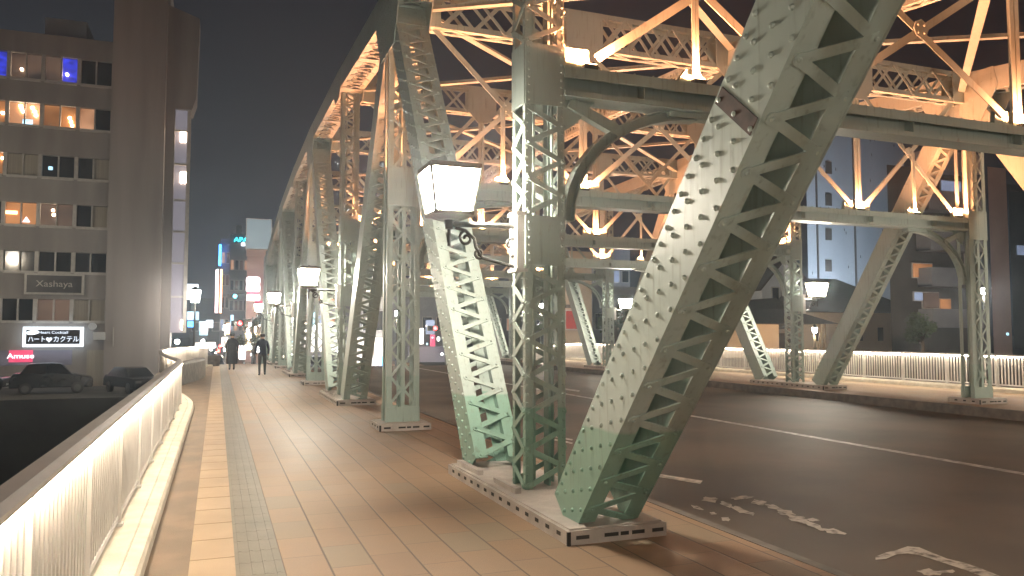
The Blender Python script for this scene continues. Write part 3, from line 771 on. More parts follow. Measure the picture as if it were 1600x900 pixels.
# ------------------------------------------------------------------ people
def person(name, label, loc, face, coat, long_coat, stride, h):
    r_ = empty(name, (loc[0], loc[1], dz(loc[1])+.0)); r_['label'] = label; r_['category'] = 'person'
    me = bpy.data.meshes.new('body')
    J = {'pel': (0, 0, .95), 'wst': (0, 0, 1.08), 'chs': (0, .01, 1.30), 'nck': (0, 0, 1.46), 'hd1': (0, .01, 1.56), 'hd2': (0, .02, 1.66),
         'hl': (.09, 0, .90), 'kl': (.10, stride*.5+.03, .50), 'al': (.10, stride*.5-.02, .09), 'tl': (.11, stride*.5+.14, .045),
         'hr': (-.09, 0, .90), 'kr': (-.10, -stride*.25+.04, .50), 'ar': (-.10, -stride*.7, .11), 'tr': (-.11, -stride*.7+.14, .045),
         'sl': (.18, 0, 1.39), 'el': (.25, -.06, 1.12), 'wl': (.25, .06, .90), 'fl': (.24, .10, .80),
         'sr': (-.18, 0, 1.39), 'er': (-.25, .05, 1.12), 'wr': (-.24, .14, .93), 'fr': (-.23, .19, .84)}
    Rd = {'pel': .155, 'wst': .145, 'chs': .17, 'nck': .06, 'hd1': .085, 'hd2': .095, 'hl': .105, 'kl': .065, 'al': .045, 'tl': .04, 'hr': .105, 'kr': .065, 'ar': .045, 'tr': .04,
          'sl': .075, 'el': .055, 'wl': .04, 'fl': .038, 'sr': .075, 'er': .055, 'wr': .04, 'fr': .038}
    ed = [('pel','wst'),('wst','chs'),('chs','nck'),('nck','hd1'),('hd1','hd2'),('pel','hl'),('hl','kl'),('kl','al'),('al','tl'),('pel','hr'),('hr','kr'),('kr','ar'),('ar','tr'),
          ('chs','sl'),('sl','el'),('el','wl'),('wl','fl'),('chs','sr'),('sr','er'),('er','wr'),('wr','fr')]
    ks = list(J); me.from_pydata([J[k] for k in ks], [(ks.index(a), ks.index(b)) for a, b in ed], [])
    o = bpy.data.objects.new('body', me); col.objects.link(o)
    o.modifiers.new('skin', 'SKIN'); o.modifiers.new('sub', 'SUBSURF').levels = 1; o.modifiers['sub'].render_levels = 1
    me.skin_vertices[0].data[0].use_root = True
    for i, k in enumerate(ks): me.skin_vertices[0].data[i].radius = (Rd[k], Rd[k]*(.7 if k in ('pel', 'wst', 'chs') else 1))
    dg = bpy.context.evaluated_depsgraph_get(); m2 = bpy.data.meshes.new_from_object(o.evaluated_get(dg))
    bpy.data.objects.remove(o); o = bpy.data.objects.new('body', m2); col.objects.link(o)
    m2.materials.clear()
    for mm in ('skin', coat, 'trousers_grey', 'rubber'): m2.materials.append(MATS[mm])
    for f in m2.polygons:
        c = f.center; f.use_smooth = True
        f.material_index = 0 if (c.z > 1.50 or (c.z < .89 and abs(c.x) > .19)) else (1 if c.z > .86 else (2 if c.z > .12 else 3))
    o.parent = r_
    hb = MB(); N_ = 12
    rows = [(-.02, .098), (.05, .106), (.09, .092), (.12, .055)]
    for zz, rr in rows: hb.v += [(rr*math.cos(2*math.pi*i/N_), -.012+rr*1.08*math.sin(2*math.pi*i/N_), 1.625+zz) for i in range(N_)]
    for a in range(3):
        for i in range(N_): hb.f.append([a*N_+i, a*N_+(i+1) % N_, (a+1)*N_+(i+1) % N_, (a+1)*N_+i]); hb.mi.append(0)
    hb.f.append([3*N_+i for i in range(N_)]); hb.mi.append(0)
    hh = hb.build('hair', 'hair', None, True); hh.parent = r_
    if long_coat:
        cb = MB(); rows = [(1.40, .19, .12), (1.25, .21, .145), (1.05, .19, .14), (.8, .23, .17), (.5, .25, .20), (.3, .24, .20)]
        for zz, ra, rb in rows: cb.v += [(ra*math.cos(2*math.pi*i/16), rb*math.sin(2*math.pi*i/16), zz) for i in range(16)]
        for a in range(5):
            for i in range(16): cb.f.append([a*16+i, a*16+(i+1) % 16, (a+1)*16+(i+1) % 16, (a+1)*16+i]); cb.mi.append(0)
        cc = cb.build('coat', coat, None, True); cc.parent = r_
    r_.scale = (h/1.74,)*3; r_.rotation_euler = (0, 0, face)
    return r_
person('person', 'person in a long black coat seen from behind, walking away on the sidewalk', (.62, 35.6), R(4), 'coat_black', True, .18, 1.60)
person('person', 'person in a dark navy jacket and grey trousers walking towards the viewer beside the truss', (1.62, 30.9), R(176), 'jacket_navy', False, .30, 1.58)

# ------------------------------------------------------------------ cars
def car(loc, ang, paint, label, lights=None, L=4.3, W=1.7, H=1.5, cat='car'):
    r_ = empty('parked_car' if not lights else 'car', loc); tag(r_, label, cat, None)
    prof = [(-L/2, .35), (-L/2, .78), (-L/2+.12, .92), (-L*.20, H*.66), (L/2-.18, H*.68), (L/2, .80), (L/2, .35)]   # nose at -x
    cab = [(-L*.27, .94), (-L*.10, H-.04), (L*.02, H), (L*.28, H-.03), (L*.42, .96)]
    def extr(pr, w0, w1):
        b_ = MB(); k = len(pr); zmin = min(p[1] for p in pr); zmax = max(p[1] for p in pr)
        for s_ in (-1, 1):
            for x, z in pr:
                t_ = (z-zmin)/(zmax-zmin); b_.v.append((x, s_*(w0+(w1-w0)*t_)/2, z))
        b_.f = [list(range(k)), [k+i for i in range(k)][::-1]] + [[i, k+i, k+(i+1) % k, (i+1) % k] for i in range(k)]; b_.mi = [0]*len(b_.f)
        return b_
    def put(o): o.parent = r_; o.matrix_parent_inverse = Matrix(); return o
    bd = put(extr(prof, W, W*.96).build('body', paint)); bv = bd.modifiers.new('bevel', 'BEVEL'); bv.width = .06; bv.segments = 3
    cb_ = put(extr(cab, W*.93, W*.72).build('cabin_roof', paint)); bv = cb_.modifiers.new('bevel', 'BEVEL'); bv.width = .05; bv.segments = 3
    for s_ in (-1, 1):
        for x0, x1, x2, x3 in ((-L*.20, -L*.085, L*.05, L*.05), (L*.07, L*.07, L*.27, L*.37)):
            g = MB(); z0, z1 = 1.0, H-.12
            f0 = lambda z: (W*.93+(W*.72-W*.93)*((z-.94)/(H-.94)))/2+.006
            g.poly([(x0, s_*f0(z0), z0), (x1, s_*f0(z1), z1), (x2, s_*f0(z1), z1), (x3, s_*f0(z0), z0)], (0, s_, 0), .004); put(g.build('side_window', 'dark_glass'))
    for x0, x1, nm in ((-L*.262, -L*.115, 'windscreen'), (L*.405, L*.295, 'rear_window')):
        g = MB(); sg = -1 if x0 < 0 else 1; z0, z1 = .99, H-.10
        g.poly([(x0+sg*.01, -W*.42, z0), (x1+sg*.02, -W*.36, z1), (x1+sg*.02, W*.36, z1), (x0+sg*.01, W*.42, z0)], (sg, 0, .3), .006); put(g.build(nm, 'dark_glass'))
    for sx_ in (-1, 1):
        for s_ in (-1, 1):
            t_ = MB(); t_.disc((sx_*L*.31, s_*(W/2-.19), .32), (0, s_, 0), .32, .20, 18); w_ = put(t_.build('wheel', 'rubber'))
            h_ = MB(); h_.disc((sx_*L*.31, s_*(W/2+.012), .32), (0, s_, 0), .20, .01, 12); hh = h_.build('rim', 'car_silver'); hh.parent = w_
    for s_ in (-1, 1):
        h_ = MB(); h_.box(-L/2-.012, -L/2+.05, s_*W*.36-.16, s_*W*.36+.16, .64, .78); put(h_.build('headlight', 'head_light' if lights == 'head' else 'car_silver'))
        h_ = MB(); h_.box(L/2-.05, L/2+.012, s_*W*.40-.10, s_*W*.40+.10, .68, .84); put(h_.build('tail_light', 'tail_light' if lights == 'tail' else 'rust_band'))
    b2 = MB(); b2.box(-L/2-.016, -L/2, -.17, .17, .45, .56); put(b2.build('number_plate', 'wall_white'))
    r_.rotation_euler = (0, 0, ang)
    return r_
GZ = -1.9
car((-9.0, 52.5, GZ), R(188), 'car_black', 'black boxy car parked under the lit katakana sign', L=4.2, H=1.75)
car((-13.6, 53.5, GZ), R(176), 'car_black', 'dark car cut by the left edge of the picture beside the pink lit shop', L=4.3, H=1.55)
car((-4.6, 51.2, GZ), R(118), 'car_black', 'dark car parked behind the lit railing with round headlights facing the river', L=4.4, H=1.5)

# ------------------------------------------------------------------ left building with lit bars
YB = 58.
def PB(x, y, off=0): p = at(x, y, 1, YB+off); return p.x, p.z
bl = empty('office_building', (-10, YB, GZ)); tag(bl, 'tall grey building by the river with rows of bar windows, some lit orange and blue', 'building')
xr = PB(168, 300)[0]; xw = PB(176, 120)[0]; xt = PB(250, 300)[0]; xe = PB(300, 300)[0]
rows = []          # (top z, bottom z)
for yt, yb_ in ((89, 130), (165, 201), (244, 279.5), (319, 355), (394, 426.5), (467.5, 503)):
    rows.append((PB(100, yt)[1], PB(100, yb_)[1]))
x_left = -30.
ztop = PB(170, 65)[1]
b_ = MB()
xlim = xw
zz = [ztop] + [v for r in rows for v in r] + [GZ]
yw0, yw1 = YB, YB+14
for i in range(0, len(zz), 2): b_.box(x_left, xlim, yw0, yw0+.4, zz[i+1], zz[i])
b_.box(x_left, xlim, yw0+.4, yw1, GZ, ztop)
b_.build('front_wall', 'wall_grey', bl)
b_ = MB(); b_.box(xlim, xt+.2, YB-.25, YB+14, GZ, PB(200, -60)[1]); b_.build('stair_tower', 'wall_side', bl)
b_ = MB(); x1, z1 = PB(312, 24); _, z2 = PB(310, 150); x2, z3 = PB(299, 168)
b_.poly([(xt+.2, YB+.6, GZ), (x2-1.05, YB+.6, GZ), (x2-1.05, YB+.6, z3), (x2+.02, YB+.6, z3), (x1-.1, YB+.6, z2), (x1, YB+.6, z1), (PB(250, 10)[0]+.2, YB+.6, z1+.8)], (0, 1, 0), 2.5)
b_.build('side_wing', 'wall_grey', bl)
# glazed stair strip with lights
zs0, zs1 = PB(290, 165)[1], PB(285, 520)[1]
b_ = MB(); b_.box(x2-1.05, x2-.25, YB+1.0, YB+1.1, zs1, zs0); st_ = b_.build('stair_glazing', 'stair_light', bl)
b_ = MB(); b_.box(x2-.25, x2-.02, YB+.7, YB+.95, zs1, zs0)
for y in (200, 253, 310, 360, 410, 463): z = PB(288, y)[1]; b_.box(x2-1.05, x2-.25, YB+.85, YB+1.0, z-.07, z+.07)
b_.build('stair_frame', 'window_frame', bl)
for y0, y1, x in ((200, 217, 283), (200, 217, 288.5), (265, 282, 283), (265, 282, 288.5), (500, 515, 284)):
    b_ = MB(); z0, z1 = PB(x, y1)[1], PB(x, y0)[1]; xx = PB(x, y0)[0]; b_.box(xx-.07, xx+.07, YB+.93, YB+.99, z0, z1); b_.build('stair_lamp', 'bulb_warm', bl)
# roof box and window units
x0, z0 = PB(62, 60); x1, z1 = PB(130, 31)
b_ = MB(); b_.box(x0, x1, YB+1.5, YB+5, ztop, PB(62, 20)[1]+.3); b_.build('roof_box', 'wall_white', bl)
# bay positions across the facade
bays = [-24.5, -20.8, -17.2] + [PB(v, 380)[0] for v in (3, 58, 115)] + [xw]
mats = {0: ['dark_glass', 'dark_glass', 'win_blue', 'win_dim', 'win_blue2', 'dark_glass'],
        1: ['win_warm', 'dark_glass', 'win_orange', 'win_warm', 'win_orange', 'win_half'],
        2: ['dark_glass', 'dark_glass', 'win_orange', 'curtain', 'dark_glass', 'curtain_half'],
        3: ['dark_glass', 'win_dim', 'dark_glass', 'win_orange', 'win_dim', 'curtain_half'],
        4: ['dark_glass']*6, 5: ['dark_glass', 'dark_glass', 'win_dim', 'dark_glass', 'win_dim', 'curtain']}
for r_i, (zt_, zb_) in enumerate(rows):
    for i in range(6):
        xa, xb = bays[i], bays[i+1]
        f_ = MB(); yy = YB-.03
        f_.box(xa-.11, xa+.11, yy, YB+.33, zb_, zt_)
        xm = (xa+xb)/2
        f_.box(xm-.04, xm+.04, YB+.05, YB+.33, zb_, zt_)
        f_.box(xa+.11, xb-.11 if i < 5 else xb, YB-.12, YB+.33, zb_-.09, zb_+.08)
        if i == 5: f_.box(xb-.06, xb, YB+.05, YB+.33, zb_, zt_)
        wn = f_.build('window', 'window_frame', bl)
        for j, (pa, pb) in enumerate(((xa+.11, xm-.04), (xm+.04, xb-.06))):
            mt = mats[r_i][i]
            if mt == 'win_blue2': mt = 'win_dim' if j == 0 else 'win_blue'
            if mt == 'win_half': mt = 'win_warm' if j == 0 else 'dark_glass'
            if mt == 'curtain_half': mt = 'dark_glass' if j == 0 else 'curtain'
            if r_i == 3 and i == 5: mt = 'dark_glass' if j == 0 else 'curtain'
            g = MB(); g.box(pa, pb, YB+.26, YB+.28, zb_+.08, zt_-.02); g.build('pane', mt, wn)
# lamps seen inside the bars
def bulbs(lst, mat, r=.07):
    for x, y in lst:
        X_, Z_ = PB(x, y); b_ = MB(); b_.frustum((X_, YB+.20), r, r, Z_-r*.8, Z_+r*.8, 8); b_.build('interior_lamp', mat, bl)
bulbs([(33,107),(104,115),(31,164),(33,169),(35,173),(49.5,167),(53,173),(55,179),(108,183),(110,189),(112,195),(3,175),(82,328),(83,335),(3,246)], 'bulb_warm', .085)
bulbs([(78,262)], 'sign_ice', .13)
b_ = MB(); X0, Z0 = PB(34, 192); X1, Z1 = PB(50, 186); b_.box(X0, X1, YB+.20, YB+.24, Z0, Z1); b_.build('interior_screen', 'sign_ice', bl)
b_ = MB(); X0, Z0 = PB(34, 346); X1, Z1 = PB(46, 338); b_.poly([(X0, YB+.2, Z0), (X1, YB+.2, Z0), ((X0+X1)/2, YB+.2, Z1)], (0, 1, 0), .03); b_.build('interior_screen', 'sign_pinkwhite', bl)
b_ = MB(); X0, Z0 = PB(4, 333); X1, Z1 = PB(26, 329); b_.box(X0, X1, YB+.2, YB+.23, Z0, Z1); b_.build('interior_screen', 'sign_orange', bl)
# ground floor shop strip, door, air conditioner, drain pipe
X0, Z0 = PB(-60, 572); X1, Z1 = PB(113, 547)
b_ = MB(); b_.box(X0, X1, YB-.06, YB-.03, Z0, Z1); b_.build('shop_window', 'shop_strip', bl)
X0, Z0 = PB(14, 566); X1, Z1 = PB(52, 547)
b_ = MB(); b_.box(X0, X1, YB-.12, YB-.08, Z0, Z1); b_.build('neon_panel', 'sign_pink', bl)
text('neon_lettering', 'Amuse', .45, 'sign_pinkwhite', ((X0+X1)/2, YB-.14, (Z0+Z1)/2), (R(90), 0, 0), bl, .01, 1.2)
X0, Z0 = PB(135, 590); X1, Z1 = PB(165, 547)
b_ = MB(); b_.box(X0, X1, YB-.06, YB-.02, GZ, Z1); b_.build('door', 'curtain', bl)
X0, Z0 = PB(147, 531); X1, Z1 = PB(166, 519)
b_ = MB(); b_.box(X0, X1, YB-.45, YB-.02, Z0, Z1); b_.disc(((X0+X1)/2, YB-.45, (Z0+Z1)/2), (0, -1, 0), .24, .02, 16); b_.build('air_conditioner', 'wall_white', bl)
X0, Z0 = PB(145, 510); b_ = MB(); b_.disc((X0, YB-.02, Z0), (0, -1, 0), .24, .3, 16); b_.build('vent_hood', 'wall_white', bl)
X0, Z0 = PB(177.5, 541); X1, Z1 = PB(177.5, 511); b_ = MB(); b_.box(X0-.03, X0+.03, YB-.34, YB-.28, Z0, Z1); b_.build('down_pipe', 'window_frame', bl)

def sign(x0, y0, x1, y1, Y, face, frame_, label, cat='sign', name='shop_sign', th=.25, fw=.12, grp=None):
    a = at(x0, y1, 1, Y); b = at(x1, y0, 1, Y); r_ = empty(name, ((a.x+b.x)/2, Y, a.z)); tag(r_, label, cat, grp)
    m_ = MB(); m_.box(a.x, b.x, Y, Y+th, a.z, b.z); m_.build('panel', face, r_)
    if frame_:
        m_ = MB()
        for xa, xb, za, zb in ((a.x-fw, b.x+fw, a.z-fw, a.z), (a.x-fw, b.x+fw, b.z, b.z+fw), (a.x-fw, a.x, a.z, b.z), (b.x, b.x+fw, a.z, b.z)): m_.box(xa, xb, Y-.04, Y+th, za, zb)
        m_.build('frame', frame_, r_)
    return r_, a, b
s_, a, b = sign(40, 515, 125.5, 538, YB-.5, 'sign_panel', 'sign_white', 'dark lit sign with white katakana and heart in a bright white frame', fw=.17)
Wd, Hd = b.x-a.x, b.z-a.z
text('lettering', 'ハート', Hd*.46, 'sign_letters', (a.x+Wd*.20, YB-.53, a.z+Hd*.32), (R(90), 0, 0), s_, .01, .78)
text('lettering', 'カクテル', Hd*.46, 'sign_letters', (a.x+Wd*.74, YB-.53, a.z+Hd*.32), (R(90), 0, 0), s_, .01, .86)
text('lettering', 'Heart Cocktail', Hd*.26, 'sign_letters', (a.x+Wd*.50, YB-.53, a.z+Hd*.80), (R(90), 0, 0), s_, .01, 1.15)
hm = MB(); cx, cz, hr = a.x+Wd*.425, a.z+Hd*.32, Hd*.20
hm.poly([(cx+hr*.95*math.sin(t)**3, YB-.53, cz+hr*(.81*math.cos(t)-.31*math.cos(2*t)-.12*math.cos(3*t)-.06*math.cos(4*t))) for t in [i*math.pi/14 for i in range(28)]], (0, 1, 0), .02)
hm.build('heart', 'sign_letters', s_)
hm = MB(); hm.poly([(a.x+Wd*.12+Wd*.115*math.cos(t), YB-.53, a.z+Hd*.80+Hd*.15*math.sin(t)+Wd*.012*math.cos(t)) for t in [i*math.pi/10 for i in range(20)]], (0, 1, 0), .02); hm.build('oval_mark', 'sign_white', s_)
s_, a, b = sign(41, 431.5, 128, 456.5, YB-.35, 'sign_panel', 'window_frame', 'unlit dark framed sign with faint script under the fifth row of windows', fw=.12)
text('lettering', 'Xashaya', (b.z-a.z)*.52, 'window_frame', ((a.x+b.x)/2, YB-.37, (a.z+b.z)/2), (R(90), 0, 0), s_, .01, 1.1)

# ------------------------------------------------------------------ street at the end of the bridge
def block(x0, x1, ytop, Y, depth, mat, label, name='building', win=None, base=-2.2, cat='building', litmats=('win_dim', 'dark_glass', 'win_cool', 'dark_glass', 'win_warm', 'dark_glass'), nx=4, fh=3.2, roofbox=False, top=None):
    a = at(x0, 520, 1, Y); b = at(x1, 520, 1, Y); zt_ = at((x0+x1)/2, ytop, 1, Y).z if top is None else top
    r_ = empty(name, ((a.x+b.x)/2, Y, base)); tag(r_, label, cat)
    m_ = MB(); k_ = (Y+depth)/Y; m_.poly([(a.x, Y, base), (b.x, Y, base), (b.x*k_, Y+depth, base), (a.x*k_, Y+depth, base)], (0, 0, 1), zt_-base); wl = m_.build('wall', mat, r_)
    m_ = MB(); m_.box(a.x-.1, b.x+.1, Y-.12, Y+.3, zt_-.35, zt_+.45); m_.build('parapet', mat, r_)
    if win:
        n = int((zt_-base-3.8)/fh); wx = (b.x-a.x)/nx; i_ = 0
        for f in range(n):
            for j in range(nx):
                xa = a.x+j*wx+wx*.18; xb = a.x+(j+1)*wx-wx*.18; z_ = base+4.2+f*fh
                if z_+1.5 > zt_-.5: continue
                m_ = MB(); m_.box(xa-.08, xb+.08, Y-.05, Y-.001, z_-.08, z_+1.58); w_ = m_.build('window', 'window_frame', r_)
                m_ = MB(); m_.box(xa, xb, Y-.07, Y-.051, z_, z_+1.5); m_.build('pane', litmats[random.randrange(len(litmats))], w_)
    if roofbox:
        m_ = MB(); m_.box(a.x+(b.x-a.x)*.3, a.x+(b.x-a.x)*.6, Y+1, Y+4, zt_, zt_+2); m_.build('roof_house', mat, r_)
    return r_, a, b, zt_
block(343, 357, 378, 118, 14, 'wall_mid', 'slim grey tower carrying the tall white and orange vertical signs', win=1, nx=2)
block(357, 386, 370, 130, 16, 'wall_mid', 'grey hotel block with a cyan name sign on its roofline', win=1, nx=4, roofbox=True)
block(384, 410, 396, 96, 12, 'wall_pink', 'pinkish building below the big blank board', win=None)
block(408, 470, 362, 104, 12, 'wall_mid', 'dark grey building just behind the end of the truss', win=1, nx=4)
block(296, 345, 470, 150, 10, 'wall_dark', 'low dark building deep in the street left of the signs', win=1, nx=3)
block(470, 562, 430, 88, 10, 'wall_mid', 'grey building with a signboard seen through the truss posts', win=1, nx=5)
block(562, 612, 470, 84, 10, 'wall_white', 'pale two storey shop building with brightly lit ground floor', win=None)
block(612, 700, 440, 92, 10, 'wall_mid', 'blue grey building behind the red traffic light', win=1, nx=4, litmats=('win_cool', 'dark_glass', 'dark_glass'))
block(700, 870, 455, 98, 12, 'wall_dark', 'dark low building behind the nearest post', win=1, nx=6)
block(868, 925, 400, 66, 10, 'wall_tan', 'tan building with red lit windows seen beside the nearest post', win=None)
block(925, 1010, 455, 70, 10, 'wall_mid', 'bluish low building behind the far railing left of the big diagonal', win=1, nx=3)
block(925, 985, 385, 92, 14, 'wall_mid', 'blue grey tower behind the low building left of the big diagonal', win=1, nx=4, litmats=('win_cool', 'dark_glass', 'dark_glass'))
def lit(x0, y0, x1, y1, Y, mat, label, name='shop_sign', th=.3, cat='sign', frame_=None, grp=None):
    return sign(x0, y0, x1, y1, Y, mat, frame_, label, cat, name, th, .1, grp)
s_, a, b = lit(368, 371, 385, 379, 129.7, 'sign_panel', 'cyan lit letter sign on the roofline of the grey hotel')
text('lettering', 'APA', (b.z-a.z)*1.15, 'sign_cyan', ((a.x+b.x)/2, 129.6, (a.z+b.z)/2), (R(90), 0, 0), s_, .03, 1.1)
lit(377, 379, 383, 384, 129.6, 'sign_white', 'small square white light below the cyan letters')
lit(385, 344, 424, 388, 95.5, 'dim_board', 'large pale blank rooftop board above the pink building', name='billboard', cat='billboard', frame_='window_frame')
lit(341.5, 382, 346, 415, 117, 'sign_blue', 'narrow blue vertical sign high on the slim tower')
s_, a, b = lit(335.5, 421, 342, 489, 112, 'sign_pinkwhite', 'tall white vertical sign, left one of the pair')
for i in range(9): m_ = MB(); z = b.z-(i+.6)*(b.z-a.z)/9; m_.box(a.x+.12, b.x-.12, 111.9, 111.98, z-.12, z+.08); m_.build('character', 'sign_orange', s_)
s_, a, b = lit(343, 421, 347.5, 489, 112, 'sign_orange', 'tall orange vertical sign, right one of the pair')
for i in range(9): m_ = MB(); z = b.z-(i+.6)*(b.z-a.z)/9; m_.box(a.x+.10, b.x-.10, 111.9, 111.98, z-.12, z+.08); m_.build('character', 'sign_blue' if i > 4 else 'sign_panel', s_)
# round topped white signboard
a = at(384, 470, 1, 94); b = at(407, 432, 1, 94); r_ = empty('shop_sign', (a.x, 94, a.z)); tag(r_, 'bright white rounded signboard with a pink band on the pink building', 'sign')
m_ = MB(); W2, H2 = (b.x-a.x)/2, (b.z-a.z); cx = (a.x+b.x)/2
for zc_, hh in ((.82, .17), (.52, .17), (.14, .14)):
    m_.poly([(cx+W2*math.copysign(abs(math.cos(t))**.5, math.cos(t)), 94, a.z+H2*(zc_+hh*math.copysign(abs(math.sin(t))**.5, math.sin(t)))) for t in [i*math.pi/10+.01 for i in range(20)]], (0, 1, 0), .3)
m_.build('panel', 'sign_pinkwhite', r_); m_ = MB(); m_.box(a.x+.15, b.x-.15, 93.8, 93.95, a.z+H2*.28, a.z+H2*.36); m_.build('stripe', 'sign_pink', r_)
lit(291, 444, 310, 468, 112, 'sign_white', 'white lit square signboard above the street lamp')
lit(284, 446, 287.5, 463, 108, 'sign_pink', 'narrow red and white sign right beside the stair tower')
lit(292, 487, 311, 500, 105, 'sign_ice', 'pale blue lit sign high behind the street lamp pole')
lit(293, 502, 302, 511, 103, 'sign_blue', 'small blue lit sign under the pale blue one')
lit(311, 502, 325, 524, 100, 'sign_ice', 'icy white shop sign right of the street lamp pole')
lit(305, 535, 337, 544, 84, 'shop_light', 'long white lit canopy over the street end', name='lit_canopy', cat='canopy')
lit(346, 527, 356, 541, 86, 'shop_light', 'white lit kiosk front behind the walking person', name='kiosk', cat='kiosk', th=2)
lit(384, 520, 409, 548, 80, 'shop_warm', 'warm glittering shop front between the two people', name='lit_shop', cat='shop', th=3)
lit(374, 540, 384, 562, 76, 'shop_light', 'pale lit shop entrance right of the person in the coat', name='lit_shop', cat='shop', th=3)
lit(426, 505, 470, 552, 82, 'shop_light', 'lit shop window flickering between the far posts', name='lit_shop', cat='shop', th=3)
lit(480, 505, 540, 550, 82, 'shop_light', 'bright shop front behind the lantern post of the second V', name='lit_shop', cat='shop', th=3)
s_, a, b = lit(564, 528, 604, 572, 80, 'shop_light', 'brightest white shop front, left of the hanger post', name='lit_shop', cat='shop', th=3)
for i in range(5): m_ = MB(); xx = a.x+(b.x-a.x)*(.12+.19*i); m_.box(xx-.05, xx+.05, 79.8, 79.95, a.z, a.z+(b.z-a.z)*.7); m_.build('mullion', 'window_frame', s_)
m_ = MB(); m_.box(b.x-.55, b.x-.1, 79.7, 79.9, a.z, a.z+.9); m_.build('vending_machine', 'sign_blue', s_)
lit(567, 486, 603, 516, 83, 'dark_glass', 'dark showcase window above the brightest shop', name='upper_window', cat='window', frame_='wall_white')
s_, a, b = lit(645, 513, 662, 538, 80, 'shop_light', 'white lit shop sign just right of the hanger post')
lit(666, 500, 679, 522, 84, 'win_cool', 'cool lit stairwell window above the red shop light', name='upper_window', cat='window')
lit(673, 523, 680, 541, 79, 'sign_pink', 'pink red lit shop sign below the red traffic light')
lit(645, 541, 700, 566, 80, 'shop_strip', 'dim glass shop front below the red traffic light', name='lit_shop', cat='shop', th=2)
lit(883, 430, 893, 440, 65.5, 'sign_orange', 'small red orange lit sign on the tan building', frame_='wall_dark')
lit(884, 486, 910, 514, 65.5, 'win_red', 'wide dark red lit window of the tan building', name='lit_window', cat='window', frame_='window_frame')
lit(885, 476, 895, 481, 65.4, 'wall_dark', 'small dark plate above the red window')
for x0, y0, x1, y1, lb in ((572, 453, 578, 457, 'leftmost of three small street tube lights seen past the hanger post'), (613, 457, 622, 461, 'middle tube light glimpsed through the hanger post'), (652, 457, 672, 462, 'longest warm tube light right of the hanger post')):
    lit(x0, y0, x1, y1, 70, 'bulb_warm', lb, name='tube_light', cat='light')

# traffic signals
def signal(x, y, Y, lit_, label, ped=False):
    c = at(x, y, 1, Y); r_ = empty('traffic_signal', (c.x, Y, -2)); tag(r_, label, 'traffic light')
    m_ = MB(); m_.tube([(c.x+1.1, Y+.2, -2), (c.x+1.1, Y+.2, c.z+.5)], .08); m_.tube([(c.x+1.1, Y+.2, c.z+.3), (c.x, Y+.2, c.z+.3)], .04)
    m_.build('pole', 'iron_black', r_)
    m_ = MB(); m_.box(c.x-.75, c.x+.35, Y-.02, Y+.18, c.z-.24, c.z+.24) if not ped else m_.box(c.x-.22, c.x+.22, Y-.02, Y+.18, c.z-.65, c.z+.25); m_.build('housing', 'iron_black', r_)
    offs = [0, -.4] if not ped else [0]
    for i, dx in enumerate(offs):
        m_ = MB(); m_.disc((c.x+dx*.9, Y-.03, c.z), (0, -1, 0), .17, .02, 14); m_.build('lens', lit_ if i == 0 else 'dark_glass', r_)
    return r_
signal(375, 505, 74, 'signal_red', 'red traffic light over the street, above the person in the black coat')
signal(680, 513, 72, 'signal_red', 'red traffic light seen between the hanger post and the near diagonal')
signal(367, 463, 88, 'signal_green', 'blue green traffic light high over the street')
signal(507, 565, 66, 'signal_red', 'small pedestrian signal behind the second V base', ped=True)

# lamps on poles: real street lamps first, then ones added to brighten facades
def pole_lamp(x, y, Y, label, base, r=.32, h=.75, mat='bulb_white', power=0, colr=(1, .84, .62)):
    c = at(x, y, 1, Y); r_ = empty('street_or_added_lamp', (c.x, Y, base)); tag(r_, label, 'street lamp')
    m_ = MB(); m_.frustum((c.x, Y), r*.7, r, c.z-h/2, c.z+h/2, 6); m_.build('lantern_glass', mat, r_)
    m_ = MB(); m_.frustum((c.x, Y), r*1.1, .05, c.z+h/2+.01, c.z+h/2+.25, 6); m_.tube([(c.x, Y, base), (c.x, Y, c.z-h/2)], .09, 8, .055); m_.frustum((c.x, Y), .17, .12, base, base+.9, 8); m_.build('pole', 'iron_black', r_)
    if power:
        ld = bpy.data.lights.new('lamp_light', 'POINT'); ld.energy = power; ld.color = colr; ld.shadow_soft_size = r
        lo = bpy.data.objects.new('lamp_light', ld); col.objects.link(lo); lo.location = (c.x, Y, c.z-h/2-.12 if Y > 0 else c.z); lo.parent = r_; lo.matrix_parent_inverse = r_.matrix_basis.inverted()
    return r_
pole_lamp(305, 463, 56, 'bright street lamp on a dark pole right of the grey building', GZ, .4, .8, power=90)
pole_lamp(1273, 516, 44, 'small round glowing garden lamp behind the far railing', -.3, .19, .36, power=420, colr=(1, .66, .36))
pole_lamp(-150, 330, 47, 'street lamp on the river bank beyond the left picture edge', -1.9, .3, .6, power=500)  # added lamp out of view, lifts the dark grey building
pole_lamp(1537, 455, 38, 'street lamp on the right bank hidden behind the far hanger post', -.3, .2, .4, power=700, colr=(1, .85, .7))  # added lamp kept out of sight, lights the balconies
pole_lamp(352, 512, 82, 'small lamp added among the lights down the street to brighten its facades', -1.8, .2, .5, power=900)  # this lamp and the next two are added for street glow
pole_lamp(455, 500, 84, 'lamp added behind the far truss posts to brighten the street end', -1.8, .2, .5, power=900)
pole_lamp(620, 490, 76, 'lamp added behind the hanger post to brighten the street end', -1.8, .2, .5, power=900)
pole_lamp(845, 480, 60, 'lamp added behind the nearest post, brightening what lies beyond the far railing', -.3, .2, .5, power=900)  # added lamp out of sight behind the post, extra light for the right bank
